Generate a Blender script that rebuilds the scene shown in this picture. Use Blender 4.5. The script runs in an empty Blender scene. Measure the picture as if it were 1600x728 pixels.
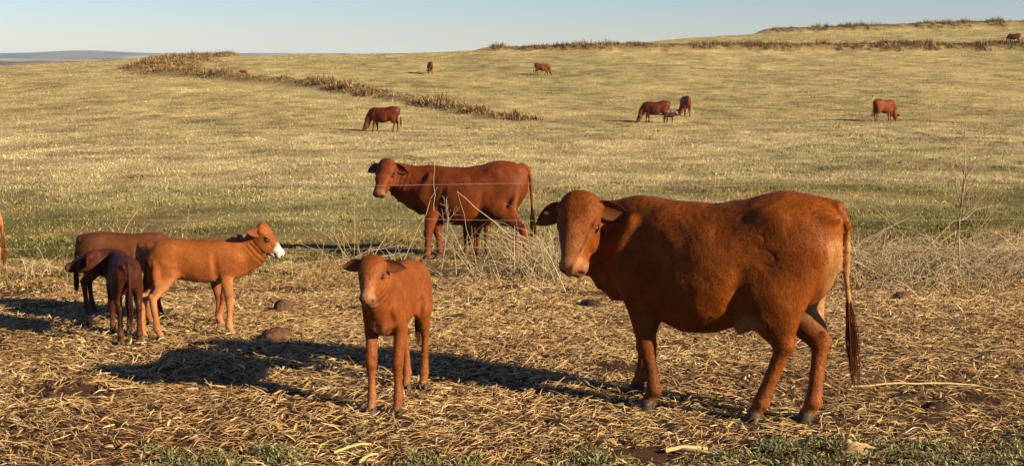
import bpy, math, random
import numpy as np
from mathutils import Vector, Matrix, Quaternion
R = math.radians
random.seed(7); rng = np.random.default_rng(7)
scene = bpy.context.scene
col = scene.collection

# ------------------------------------------------------------------ camera, sky, sun, exposure
CAMZ = 2.2; FPX = 2000.0; PITCH = math.atan(276 / FPX)
cam_data = bpy.data.cameras.new('camera'); cam = bpy.data.objects.new('camera', cam_data); col.objects.link(cam)
cam_data.sensor_width = 36; cam_data.lens = FPX / 1600 * 36; cam_data.clip_start = 0.1; cam_data.clip_end = 40000
cam.location = (0, 0, CAMZ); cam.rotation_euler = (math.pi / 2 - PITCH, 0, 0)
scene.camera = cam

SUN_EL = R(21.5); SUN_AZ = math.atan2(-0.545, 0.839)       # direction towards the sun in the ground plane
sd = Vector((math.cos(SUN_AZ) * math.cos(SUN_EL), math.sin(SUN_AZ) * math.cos(SUN_EL), math.sin(SUN_EL)))
sun_data = bpy.data.lights.new('sun', 'SUN'); sun = bpy.data.objects.new('sun', sun_data); col.objects.link(sun)
sun_data.energy = 5.0; sun_data.angle = R(0.5); sun_data.color = (1.0, 0.82, 0.53)
sun.rotation_euler = sd.to_track_quat('Z', 'Y').to_euler(); sun.location = (20, -10, 12)
world = bpy.data.worlds.new('World'); scene.world = world; world.use_nodes = True
wn = world.node_tree; sky = wn.nodes.new('ShaderNodeTexSky'); sky.sky_type = 'NISHITA'; sky.sun_disc = False
sky.sun_elevation = SUN_EL; sky.sun_rotation = math.atan2(sd.x, sd.y)
sky.air_density = 1.0; sky.dust_density = 0.15; sky.ozone_density = 3.6; sky.altitude = 900
bg = wn.nodes['Background']; tn_ = wn.nodes.new('ShaderNodeMix'); tn_.data_type = 'RGBA'; tn_.blend_type = 'MULTIPLY'; tn_.inputs[0].default_value = 1
tn_.inputs[7].default_value = (.93, .89, 1.0, 1); wn.links.new(sky.outputs[0], tn_.inputs[6]); wn.links.new(tn_.outputs[2], bg.inputs[0]); bg.inputs[1].default_value = 0.05
scene.view_settings.view_transform = 'Standard'; scene.view_settings.look = 'None'
scene.view_settings.exposure = 1.14; scene.view_settings.gamma = 1.0
scene.cycles.max_bounces = 5; scene.cycles.diffuse_bounces = 1; scene.cycles.volume_bounces = 1

# ------------------------------------------------------------------ helpers
def ray(px, py):
    u = (px - 800) / FPX; v = (364 - py) / FPX; sp, cp = math.sin(PITCH), math.cos(PITCH)
    return np.array([u, cp + v * sp, -sp + v * cp])
def sstep(a, b, x):
    t = np.clip((np.asarray(x, float) - a) / (b - a), 0, 1); return t * t * (3 - 2 * t)
def _h(i, j, k):
    n = (i * 374761393 + j * 668265263 + k * 2147483647 + 1442695041) & 0xffffffff
    n = ((n ^ (n >> 13)) * 1274126177) & 0xffffffff
    return ((n ^ (n >> 16)) & 0xffff) / 65535.0
def vnoise(x, y, z=0.0):
    x, y, z = np.broadcast_arrays(np.asarray(x, float), np.asarray(y, float), np.asarray(z, float))
    xi, yi, zi = np.floor(x).astype(np.int64), np.floor(y).astype(np.int64), np.floor(z).astype(np.int64)
    fx, fy, fz = x - xi, y - yi, z - zi
    fx, fy, fz = [f * f * (3 - 2 * f) for f in (fx, fy, fz)]
    out = 0
    for a in (0, 1):
        for b in (0, 1):
            for c in (0, 1):
                out = out + _h(xi + a, yi + b, zi + c) * (fx if a else 1 - fx) * (fy if b else 1 - fy) * (fz if c else 1 - fz)
    return out
def fbm(x, y, z=0.0, o=4):
    s = 0; a = .5; t = 0
    for i in range(o):
        s = s + a * vnoise(x * 2 ** i + 17 * i, y * 2 ** i + 5 * i, z * 2 ** i + 9 * i); t += a; a *= .5
    return s / t

def tag(o, label=None, cat=None, group=None, kind=None):
    if label: o['label'] = label
    if cat: o['category'] = cat
    if group: o['group'] = group
    if kind: o['kind'] = kind
    return o
def mesh_obj(name, V, F, mat, parent=None, color=None, smooth=True, attr='tint'):
    """V (n,3); F list of arrays of faces (each m x k)"""
    me = bpy.data.meshes.new(name)
    if not isinstance(F, (list, tuple)): F = [F]
    F = [np.asarray(f, np.int32) for f in F if len(f)]
    V = np.asarray(V, np.float32)
    me.vertices.add(len(V)); me.vertices.foreach_set('co', V.ravel())
    nl = sum(f.size for f in F); npoly = sum(len(f) for f in F)
    me.loops.add(nl); me.polygons.add(npoly)
    me.loops.foreach_set('vertex_index', np.concatenate([f.ravel() for f in F]))
    tot = np.concatenate([np.full(len(f), f.shape[1], np.int32) for f in F])
    st = np.concatenate([[0], np.cumsum(tot)[:-1]]).astype(np.int32)
    me.polygons.foreach_set('loop_start', st)
    me.polygons.foreach_set('use_smooth', np.full(npoly, smooth))
    if color is not None:
        a = me.attributes.new(attr, 'FLOAT_COLOR', 'POINT')
        c = np.ones((len(V), 4), np.float32); c[:, :3] = color; a.data.foreach_set('color', c.ravel())
    me.update(calc_edges=True); me.validate()
    me.materials.append(mat)
    o = bpy.data.objects.new(name, me); col.objects.link(o)
    if parent is not None: o.parent = parent
    return o
def empty(name, loc, rz=0):
    o = bpy.data.objects.new(name, None); o.empty_display_size = .1; o.location = loc; o.rotation_euler = (0, 0, rz); col.objects.link(o); return o

# ------------------------------------------------------------------ materials
def new_mat(name):
    m = bpy.data.materials.new(name); m.use_nodes = True; nt = m.node_tree
    return m, nt, nt.nodes['Principled BSDF'], nt.nodes['Material Output']
def noise_node(nt, scale, detail=4, rough=.6, vec=None, dist=0.0):
    n = nt.nodes.new('ShaderNodeTexNoise'); n.inputs['Scale'].default_value = scale
    n.inputs['Detail'].default_value = detail; n.inputs['Roughness'].default_value = rough; n.inputs['Distortion'].default_value = dist
    if vec is not None: nt.links.new(vec, n.inputs['Vector'])
    return n
def mixcol(nt, fac, a, b, blend='MIX'):
    m = nt.nodes.new('ShaderNodeMix'); m.data_type = 'RGBA'; m.blend_type = blend
    for s, v in ((m.inputs[0], fac), (m.inputs[6], a), (m.inputs[7], b)):
        if isinstance(v, bpy.types.NodeSocket): nt.links.new(v, s)
        elif isinstance(v, (int, float)): s.default_value = v
        else: s.default_value = (*v, 1)
    return m.outputs[2]
def ramp(nt, val, stops):
    r = nt.nodes.new('ShaderNodeValToRGB'); el = r.color_ramp.elements
    while len(el) < len(stops): el.new(.5)
    for e, (p, c) in zip(el, stops): e.position = p; e.color = (c, c, c, 1) if isinstance(c, (int, float)) else (*c, 1)
    nt.links.new(val, r.inputs[0]); return r.outputs[0]
def mapped(nt, scale):
    tc = nt.nodes.new('ShaderNodeTexCoord'); mp = nt.nodes.new('ShaderNodeMapping'); mp.inputs['Scale'].default_value = scale
    nt.links.new(tc.outputs['Object'], mp.inputs[0]); return mp.outputs[0]
def bump(nt, h, strength, dist, nrm=None):
    b = nt.nodes.new('ShaderNodeBump'); b.inputs['Strength'].default_value = strength; b.inputs['Distance'].default_value = dist
    nt.links.new(h, b.inputs['Height'])
    if nrm is not None: nt.links.new(nrm, b.inputs['Normal'])
    return b.outputs[0]
def attr(nt, name='tint'):
    a = nt.nodes.new('ShaderNodeAttribute'); a.attribute_name = name; return a.outputs['Color']

def coat_material():
    m, nt, p, out = new_mat('hide')
    base = attr(nt)
    n0 = noise_node(nt, 3.2, 4, .6, mapped(nt, (1, 1, 1)), .8)
    n1 = noise_node(nt, 14, 5, .7, mapped(nt, (1, 1, .5)), 1.2)
    n2 = noise_node(nt, 120, 3, .7, mapped(nt, (.30, 1, .30)), .5)
    n3 = noise_node(nt, 26, 4, .65, mapped(nt, (1, 1, .45)), 2.2)
    n4 = noise_node(nt, 7, 5, .75, mapped(nt, (1, 1, 1)), .4)
    c = mixcol(nt, .9, base, ramp(nt, n0.outputs[0], [(.3, (.66, .60, .55)), (.7, (1.25, 1.32, 1.3))]), 'MULTIPLY')
    c = mixcol(nt, .8, c, ramp(nt, n1.outputs[0], [(.3, .74), (.7, 1.18)]), 'MULTIPLY')
    c = mixcol(nt, .7, c, ramp(nt, n2.outputs[0], [(.3, .78), (.7, 1.2)]), 'MULTIPLY')
    sep = nt.nodes.new('ShaderNodeSeparateXYZ'); tc = nt.nodes.new('ShaderNodeTexCoord'); nt.links.new(tc.outputs['Object'], sep.inputs[0])
    lowz = ramp(nt, sep.outputs[2], [(.0, .65), (.12, .35), (.30, .08), (.55, 0)])
    mul = nt.nodes.new('ShaderNodeMath'); mul.operation = 'MULTIPLY'; nt.links.new(lowz, mul.inputs[0]); nt.links.new(ramp(nt, n4.outputs[0], [(.46, 0), (.62, 1)]), mul.inputs[1])
    c = mixcol(nt, mul.outputs[0], c, (.17, .10, .06))
    nt.links.new(c, p.inputs['Base Color'])
    p.inputs['Roughness'].default_value = .54; p.inputs['Specular IOR Level'].default_value = .12
    b = bump(nt, n0.outputs[0], .35, .05); b = bump(nt, n3.outputs[0], .35, .010, b); b = bump(nt, n2.outputs[0], .5, .005, b)
    nt.links.new(b, p.inputs['Normal']); return m
def veg_material(name, transl=.25, rough=.75, spec=.25):
    m, nt, p, out = new_mat(name)
    n = noise_node(nt, 60, 2, .6, mapped(nt, (1, 1, 1)))
    c = mixcol(nt, .5, attr(nt), ramp(nt, n.outputs[0], [(.3, .7), (.7, 1.25)]), 'MULTIPLY')
    nt.links.new(c, p.inputs['Base Color']); p.inputs['Roughness'].default_value = rough; p.inputs['Specular IOR Level'].default_value = spec
    t = nt.nodes.new('ShaderNodeBsdfTranslucent'); nt.links.new(c, t.inputs[0])
    mx = nt.nodes.new('ShaderNodeMixShader'); mx.inputs[0].default_value = transl
    nt.links.new(p.outputs[0], mx.inputs[1]); nt.links.new(t.outputs[0], mx.inputs[2]); nt.links.new(mx.outputs[0], out.inputs[0])
    return m
def ground_material():
    m, nt, p, out = new_mat('pasture_ground')
    g = nt.nodes.new('ShaderNodeNewGeometry').outputs['Position']
    n1 = noise_node(nt, 7, 8, .75, g); n2 = noise_node(nt, 55, 4, .7, g); n3 = noise_node(nt, .9, 6, .7, g)
    c = mixcol(nt, .8, attr(nt), ramp(nt, n1.outputs[0], [(.32, .5), (.5, 1.0), (.68, 1.35)]), 'MULTIPLY')
    c = mixcol(nt, .7, c, ramp(nt, n2.outputs[0], [(.3, .55), (.7, 1.4)]), 'MULTIPLY')
    c = mixcol(nt, .6, c, ramp(nt, n3.outputs[0], [(.35, .72), (.65, 1.2)]), 'MULTIPLY')
    nt.links.new(c, p.inputs['Base Color']); p.inputs['Roughness'].default_value = 1; p.inputs['Specular IOR Level'].default_value = .05
    b = bump(nt, n1.outputs[0], .9, .12); b = bump(nt, n2.outputs[0], .7, .03, b); nt.links.new(b, p.inputs['Normal'])
    return m
def plain(name, rgb, rough=.6, spec=.3, var=.3, scale=20, bmp=0.0):
    m, nt, p, out = new_mat(name)
    n = noise_node(nt, scale, 5, .65, mapped(nt, (1, 1, 1)))
    c = mixcol(nt, 1, rgb, ramp(nt, n.outputs[0], [(.3, 1 - var), (.7, 1 + var)]), 'MULTIPLY')
    nt.links.new(c, p.inputs['Base Color']); p.inputs['Roughness'].default_value = rough; p.inputs['Specular IOR Level'].default_value = spec
    if bmp: nt.links.new(bump(nt, n.outputs[0], .8, bmp), p.inputs['Normal'])
    return m
M_COAT = coat_material()
M_VEG = veg_material('dry_grass', .15, .9, .1); M_STRAW = veg_material('straw', .12, .55, .35); M_LEAF = veg_material('green_leaf', .25, .6, .3)
M_GROUND = ground_material()
M_EYE = plain('eye_dark', (.012, .008, .006), .08, .6, .2); M_HOOF = plain('hoof_horn', (.055, .038, .026), .6, .3, .4, 40, .004)
M_EAR = veg_material('ear_hide', .30, .7, .15); M_TAG = plain('yellow_ear_tag', (.75, .62, .10), .4, .4, .1); M_HAIR = veg_material('tail_hair', .1, .5, .3); M_FUR = veg_material('coat_hair', 0, .8, .05)
M_DUNG = plain('dung', (.045, .028, .018), .9, .1, .5, 30, .02); M_CLOD = plain('soil_clod', (.10, .055, .032), .95, .05, .35, 25, .02)
M_WIRE = plain('fence_wire', (.42, .40, .37), .45, .5, .3, 60)

# ------------------------------------------------------------------ terrain
# height profile of the pasture: for each direction (x/y) a list of (distance, height)
near = [(-40, .5), (0, .1), (6, .02), (8, 0), (10.6, -.12), (14, -.36), (17.4, -.58), (25, -.95), (40, -1.4), (60, -1.68)]
prof = {
 -1.0: near + [(78, -1.6), (100, -1.6), (130, -1.6), (160, -2), (175, -2.6), (200, -4), (230, -7), (300, -16), (420, -34), (700, -60)],
 -.4: near + [(78, -1.6), (100, -1.1), (130, -.05), (155, .78), (170, .80), (185, .5), (215, -1), (300, -9), (420, -26), (700, -60)],
 -.28: near + [(78, -1.6), (100, -1.0), (130, .15), (160, 1.45), (180, 2.0), (195, 1.9), (230, .3), (300, -7), (420, -24), (700, -60)],
 -.1: near + [(78, -1.7), (100, -1.1), (130, .1), (160, 1.7), (185, 2.50), (200, 2.5), (230, 1.2), (300, -6), (420, -22), (700, -60)],
 0: near + [(78, -1.75), (100, -1.2), (130, -.05), (160, 1.7), (178, 2.75), (195, 3.2), (215, 3.3), (300, -3), (420, -18), (700, -60)],
 .1: near + [(78, -1.75), (100, -1.2), (130, -.05), (160, 1.75), (178, 2.75), (195, 3.3), (235, 5.0), (270, 5.0), (420, -14), (700, -60)],
 .2: near + [(78, -1.7), (100, -1.15), (130, 0), (160, 1.8), (178, 2.8), (200, 3.7), (250, 6.6), (285, 6.9), (420, -8), (700, -60)],
 .4: near + [(78, -1.6), (100, -1.0), (130, .1), (160, 1.8), (178, 2.75), (200, 3.9), (250, 7.3), (290, 10.6), (310, 10.9), (420, 0), (700, -60)],
 1.0: near + [(78, -1.3), (100, -.6), (130, .8), (160, 2.9), (178, 4.2), (200, 5.6), (250, 10), (290, 13), (330, 14), (420, 6), (700, -60)],
}
_D = np.arange(-40, 701, 2.0); _U = np.linspace(-1, 1, 81)
_us = np.array(sorted(prof)); _tab = np.array([np.interp(_D, *zip(*prof[u])) for u in _us])
_ker = np.exp(-np.linspace(-2, 2, 9) ** 2); _ker /= _ker.sum()
_tab = np.array([np.convolve(np.pad(r, 4, 'edge'), _ker, 'valid') for r in _tab])
_grid = np.array([np.interp(_U, _us, _tab[:, j]) for j in range(len(_D))])       # (D, U)
_grid = np.apply_along_axis(lambda r: np.convolve(np.pad(r, 4, 'edge'), _ker, 'valid'), 1, _grid)
def h0(x, y):
    x, y = np.asarray(x, float), np.asarray(y, float)
    u = np.clip(x / np.maximum(y, 25), -1, 1); fu = (u + 1) * 40; iu = np.clip(np.floor(fu).astype(int), 0, 79); fu = fu - iu
    fd = np.clip((y + 40) / 2, 0, len(_D) - 1.001); idx = np.floor(fd).astype(int); fd = fd - idx
    g = _grid
    return (g[idx, iu] * (1 - fd) + g[idx + 1, iu] * fd) * (1 - fu) + (g[idx, iu + 1] * (1 - fd) + g[idx + 1, iu + 1] * fd) * fu
def ground_hit(px, py, hf=h0, dmin=4.0, dmax=600):
    r = ray(px, py); d = dmin; prev = d
    while d < dmax:
        t = d / r[1]; z = CAMZ + t * r[2]
        if z < hf(t * r[0], d):
            a, b = prev, d
            for _ in range(30):
                m_ = (a + b) / 2; t = m_ / r[1]
                if CAMZ + t * r[2] < hf(t * r[0], m_): b = m_
                else: a = m_
            d = (a + b) / 2; t = d / r[1]; return np.array([t * r[0], d, float(hf(t * r[0], d))])
        prev = d; d *= 1.004
    t = 190 / r[1]; return np.array([t * r[0], 190, float(hf(t * r[0], 190))])
# contour banks: polylines in world space (x, y, half width, mound height)
banks = [
 [(-42, 188, 3, .35), (-42, 172, 4, .4), (-41, 158, 5, .45), (-40, 146, 5, .45), (-36, 135, 3.5, .45), (-27, 125, 2.6, .5), (-17, 113, 2.2, .45), (-9, 99, 1.9, .35), (-4, 88, 1.5, .25), (1, 78.5, 1.0, .1)],
 [(-3, 182, 3, .6), (20, 181, 3.6, 1.0), (45, 179, 3.6, 1.1), (75, 176, 3.8, 1.2), (110, 172, 3.8, 1.0), (160, 168, 3.6, .8)],
 [(50, 250, 3.5, .9), (75, 253, 4, 1.3), (105, 256, 4, 1.4), (150, 254, 4, 1.3), (220, 250, 4, 1.0)],
]
def bank_field(x, y):
    """mound height and mask (0..1) of the nearest bank"""
    x, y = np.asarray(x, float), np.asarray(y, float); H = np.zeros(np.broadcast(x, y).shape); K = np.zeros_like(H)
    for pl in banks:
        for (ax, ay, aw, ah), (bx, by, bw, bh) in zip(pl[:-1], pl[1:]):
            dx, dy = bx - ax, by - ay; L2 = dx * dx + dy * dy
            t = np.clip(((x - ax) * dx + (y - ay) * dy) / L2, 0, 1)
            d = np.hypot(x - ax - t * dx, y - ay - t * dy); w = aw + (bw - aw) * t; hh = ah + (bh - ah) * t
            k = 1 - sstep(.2, 1.15, d / w); H = np.maximum(H, k * hh); K = np.maximum(K, 1 - sstep(.55, 1.0, d / w))
    return H, K
def h(x, y):
    b, _ = bank_field(x, y)
    far = sstep(15, 60, y)
    n = (fbm(np.asarray(x) * .8, np.asarray(y) * .8, 3, 3) - .5) * .05 + (fbm(np.asarray(x) * .06, np.asarray(y) * .06, 8, 3) - .5) * .5 * far
    return h0(x, y) + b + n
def G(px, py): return ground_hit(px, py, h)

def lerp3(a, b, t): return np.asarray(a) * (1 - t[..., None]) + np.asarray(b) * t[..., None]
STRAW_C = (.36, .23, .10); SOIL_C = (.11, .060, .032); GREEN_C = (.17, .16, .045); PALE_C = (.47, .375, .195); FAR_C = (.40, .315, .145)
def field_color(x, y):
    x, y = np.asarray(x, float), np.asarray(y, float)
    n = fbm(x * .12, y * .12, 1, 4); n2 = fbm(x * .45, y * .45, 4, 4); n3 = fbm(x * .03, y * .02, 7, 3)
    c = lerp3(STRAW_C, GREEN_C, sstep(13.5, 16.5, y + (n2 - .5) * 6) * (.45 + .55 * sstep(.38, .6, n2)))
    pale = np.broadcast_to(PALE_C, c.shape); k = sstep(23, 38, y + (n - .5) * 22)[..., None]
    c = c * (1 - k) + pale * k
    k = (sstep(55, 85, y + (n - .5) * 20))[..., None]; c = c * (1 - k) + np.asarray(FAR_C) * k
    k = (sstep(.52, .68, n) * (.40 - .22 * sstep(40, 70, y)) * sstep(14, 30, y))[..., None]; c = c * (1 - k) + np.asarray((.21, .205, .065)) * k
    k = (sstep(.55, .7, n2) * .35 * sstep(18, 40, y) * (1 - sstep(60, 120, y)))[..., None]; c = c * (1 - k) + np.asarray((.24, .15, .075)) * k
    k = (sstep(.45, .65, n3) * .22 * sstep(80, 130, y))[..., None]; c = c * (1 - k) + np.asarray((.27, .25, .085)) * k
    m = 1 + (fbm(x * .9, y * .6, 71, 3) - .5) * 1.1 * sstep(14, 25, y) + (fbm(x * .22, y * .12, 73, 3) - .5) * .55 * sstep(30, 60, y)
    return c * np.clip(m, .4, 1.5)[..., None]
ys = np.concatenate([np.linspace(-38, 3, 30), 3 + 697 * (np.geomspace(1, 60, 620) - 1) / 59])
ss = np.linspace(-1, 1, 420); ss = np.sign(ss) * (.55 * np.abs(ss) + .45 * np.abs(ss) ** 3)
W_ = np.maximum(26, ys * 1.15)
X = ss[None, :] * W_[:, None]; Y = np.repeat(ys[:, None], len(ss), 1); Z = h(X, Y)
nr, nc = X.shape; idx = np.arange(nr * nc).reshape(nr, nc)
faces = np.stack([idx[:-1, :-1], idx[:-1, 1:], idx[1:, 1:], idx[1:, :-1]], -1).reshape(-1, 4)
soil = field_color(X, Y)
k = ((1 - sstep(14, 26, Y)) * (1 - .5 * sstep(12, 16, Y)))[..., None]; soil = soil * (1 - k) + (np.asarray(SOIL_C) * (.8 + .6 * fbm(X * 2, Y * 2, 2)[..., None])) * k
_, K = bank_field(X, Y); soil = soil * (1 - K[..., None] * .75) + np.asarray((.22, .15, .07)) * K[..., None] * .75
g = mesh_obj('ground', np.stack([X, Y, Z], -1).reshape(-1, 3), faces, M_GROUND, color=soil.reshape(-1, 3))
tag(g, kind='structure')

# far country: rolling land beyond the crest out to the horizon
def far_h(x, y):
    r = np.hypot(x, y)
    base = np.interp(y, [400, 700, 1100, 1700, 2600, 4600, 5200], [-60, -62, -40, -17, -8, -9, -12]) + (fbm(x * .0016, y * .0011, 2, 4) - .5) * 16
    ridge2 = np.exp(-((y - 6100) / 500) ** 2) * (24 + 5 * (fbm(x * .0009, 3.3, 1, 3) - .5) + 13 * np.exp(-((x + 2010) / 190) ** 2)) - 9
    ridge3 = (19 + 3 * fbm(x * .0006, .2, 4, 3)) * sstep(6600, 7600, y) - 2
    return np.maximum(base, np.maximum(np.where(y > 4800, ridge2, -99), np.where(y > 6400, ridge3, -99)))
fy = np.concatenate([np.linspace(420, 2000, 30), np.linspace(2040, 8200, 170)]); fs = np.linspace(-1, 1, 260)
FX = fs[None, :] * (fy[:, None] * 1.1 + 400); FY = np.repeat(fy[:, None], len(fs), 1)
FZ = far_h(FX, FY); nr, nc = FX.shape; idx = np.arange(nr * nc).reshape(nr, nc)
faces = np.stack([idx[:-1, :-1], idx[:-1, 1:], idx[1:, 1:], idx[1:, :-1]], -1).reshape(-1, 4)
n1 = fbm(FX * .004, FY * .0016, 9, 4); n2 = fbm(FX * .009, FY * .003, 3, 4)
fc = lerp3((.23, .16, .13), (.12, .10, .075), sstep(.42, .6, n1)); kk = (sstep(.57, .60, n2))[..., None]; fc = fc * (1 - kk) + np.asarray((.035, .05, .03)) * kk
kk = (sstep(.62, .66, fbm(FX * .005 + 40, FY * .002, 3, 3)))[..., None]; fc = fc * (1 - kk) + np.asarray((.42, .34, .24)) * kk
M_FAR = veg_material('far_country', 0, 1, .02)
tag(mesh_obj('hills', np.stack([FX, FY, FZ], -1).reshape(-1, 3), faces, M_FAR, color=fc.reshape(-1, 3)), kind='structure')

# ------------------------------------------------------------------ signed-distance modeller for the animals
class Field:
    def __init__(s, lo, hi, vox):
        s.lo = np.array(lo, float); s.vox = vox; s.n = np.ceil((np.array(hi) - s.lo) / vox).astype(int) + 1
        s.F = np.full(s.n, 1.0, np.float32)
    def box(s, lo, hi):
        a = np.clip(np.floor((np.array(lo) - s.lo) / s.vox).astype(int), 0, s.n); b = np.clip(np.ceil((np.array(hi) - s.lo) / s.vox).astype(int) + 1, 0, s.n)
        sl = tuple(slice(i, j) for i, j in zip(a, b))
        ax = [s.lo[i] + s.vox * np.arange(a[i], b[i]) for i in range(3)]
        return sl, np.stack(np.meshgrid(*ax, indexing='ij'), -1)
    def blend(s, sl, d, k, cut=False):
        A = s.F[sl]
        if A.size == 0: return
        if cut: d = -d; hh = np.maximum(k - np.abs(A - d), 0) / k; s.F[sl] = np.maximum(A, d) + hh * hh * k / 4
        else: hh = np.maximum(k - np.abs(A - d), 0) / k; s.F[sl] = np.minimum(A, d) - hh * hh * k / 4
    def seg(s, a, b, ra, rb, k=.03, up=(0, 0, 1), cut=False):
        """tapered capsule of elliptic section; ra, rb = radius or (side, up[, axial])"""
        a, b = np.array(a, float), np.array(b, float)
        f3 = lambda r: np.array([r, r, r], float) if np.isscalar(r) else np.array([r[0], r[1], r[2] if len(r) > 2 else min(r)], float)
        ra, rb = f3(ra), f3(rb); L = b - a; l2 = max(L @ L, 1e-9); ax = L / math.sqrt(l2) if l2 > 1e-8 else np.array([1., 0, 0])
        u = np.array(up, float); u = u - ax * (u @ ax)
        if np.linalg.norm(u) < 1e-3: u = np.array([1., 0, 0]) - ax * ax[0]
        u /= np.linalg.norm(u); sd_ = np.cross(u, ax)
        m = max(ra.max(), rb.max()) + k + 2 * s.vox
        sl, P = s.box(np.minimum(a, b) - m, np.maximum(a, b) + m)
        if P.size == 0: return
        q = P - a; t = np.clip((q @ L) / l2, 0, 1)
        q = q - t[..., None] * L; r = ra + (rb - ra) * t[..., None]
        c = np.stack([q @ sd_, q @ u, q @ ax], -1)
        k0 = np.linalg.norm(c / r, axis=-1); k1 = np.linalg.norm(c / (r * r), axis=-1)
        s.blend(sl, np.where(k1 > 1e-6, k0 * (k0 - 1) / np.maximum(k1, 1e-6), -r.min(-1)), k, cut)
    def chain(s, pts, rad, k=.03, up=(0, 0, 1)):
        for i in range(len(pts) - 1): s.seg(pts[i], pts[i + 1], rad[i], rad[i + 1], k, up)
    def ell(s, c, r, M=None, k=.03, cut=False):
        c = np.array(c, float); r = np.array(r, float); m = r.max() + k + 2 * s.vox
        sl, P = s.box(c - m, c + m)
        if P.size == 0: return
        q = P - c
        if M is not None: q = q @ M
        k0 = np.linalg.norm(q / r, axis=-1); k1 = np.linalg.norm(q / (r * r), axis=-1)
        s.blend(sl, np.where(k1 > 1e-6, k0 * (k0 - 1) / np.maximum(k1, 1e-6), -r.min()), k, cut)
    def loft(s, st, k=.04, n=2.25):
        st = np.array(st, float); xs = st[:, 0]
        sl, P = s.box((xs[0] - .08, -st[:, 3].max() - .1, st[:, 2].min() - .1), (xs[-1] + .08, st[:, 3].max() + .1, st[:, 1].max() + .1))
        x, y, z = P[..., 0], P[..., 1], P[..., 2]
        def ip(j):
            fine = np.linspace(xs[0], xs[-1], 120); v = np.interp(fine, xs, st[:, j]); kr = np.hanning(11)[1:-1]; kr /= kr.sum()
            return np.interp(x, fine, np.convolve(np.pad(v, 4, 'edge'), kr, 'valid'))
        top, bot, w = ip(1), ip(2), ip(3); pear = ip(4)
        zc = (top + bot) / 2; hh = (top - bot) / 2; q = np.clip((z - zc) / hh, -1.3, 1.3); w = w * (1 - pear * q)
        f = (np.abs(y / w) ** n + np.abs(q) ** n) ** (1 / n)
        d = (f - 1) * np.minimum(w, hh) * .92
        e = np.maximum(xs[0] - x, x - xs[-1]); d = np.where(e > 0, np.maximum(d, 0) + e, d)
        s.blend(sl, d, k)
    def mesh(s):
        F = s.F; S = F < 0; n = F.shape
        cs = [(i, j, k) for i in (0, 1) for j in (0, 1) for k in (0, 1)]
        cnt = sum(S[i:n[0] - 1 + i, j:n[1] - 1 + j, k:n[2] - 1 + k].astype(np.int8) for i, j, k in cs)
        act = (cnt > 0) & (cnt < 8); I = np.argwhere(act); vid = np.full(act.shape, -1, np.int32); vid[act] = np.arange(len(I))
        acc = np.zeros((len(I), 3)); num = np.zeros(len(I))
        for a in cs:
            for ax in range(3):
                if a[ax]: continue
                b = list(a); b[ax] = 1
                fa = F[I[:, 0] + a[0], I[:, 1] + a[1], I[:, 2] + a[2]]; fb = F[I[:, 0] + b[0], I[:, 1] + b[1], I[:, 2] + b[2]]
                m = (fa < 0) != (fb < 0); t = np.where(m, fa / np.where(m, fa - fb, 1), 0)
                p = np.tile(np.array(a, float), (len(I), 1)); p[:, ax] = t
                acc[m] += p[m]; num += m
        V = s.lo + s.vox * (I + acc / num[:, None])
        quads = []
        for ax in range(3):
            o1, o2 = [(1, 2), (2, 0), (0, 1)][ax]
            sa = [slice(None)] * 3; sb = [slice(None)] * 3; sa[ax] = slice(0, -1); sb[ax] = slice(1, None)
            A, B = S[tuple(sa)], S[tuple(sb)]; E = np.argwhere(A != B)
            ok = (E[:, o1] > 0) & (E[:, o2] > 0) & (E[:, o1] < n[o1] - 1) & (E[:, o2] < n[o2] - 1); E = E[ok]
            e1 = np.zeros(3, int); e1[o1] = 1; e2 = np.zeros(3, int); e2[o2] = 1
            g_ = lambda q: vid[q[:, 0], q[:, 1], q[:, 2]]
            Q = np.stack([g_(E - e1 - e2), g_(E - e2), g_(E), g_(E - e1)], 1)
            fl = ~A[E[:, 0], E[:, 1], E[:, 2]]; Q[fl] = Q[fl][:, ::-1]; quads.append(Q)
        Q = np.concatenate(quads); Q = Q[(Q >= 0).all(1)]
        # two gentle smoothing passes
        for _ in range(2):
            sm = np.zeros_like(V); ct = np.zeros(len(V))
            for i in range(4):
                np.add.at(sm, Q[:, i], V[Q[:, (i + 1) % 4]]); np.add.at(ct, Q[:, i], 1)
                np.add.at(sm, Q[:, i], V[Q[:, (i + 3) % 4]]); np.add.at(ct, Q[:, i], 1)
            V = V * .6 + sm / np.maximum(ct, 1)[:, None] * .4
        return V, Q

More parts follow.
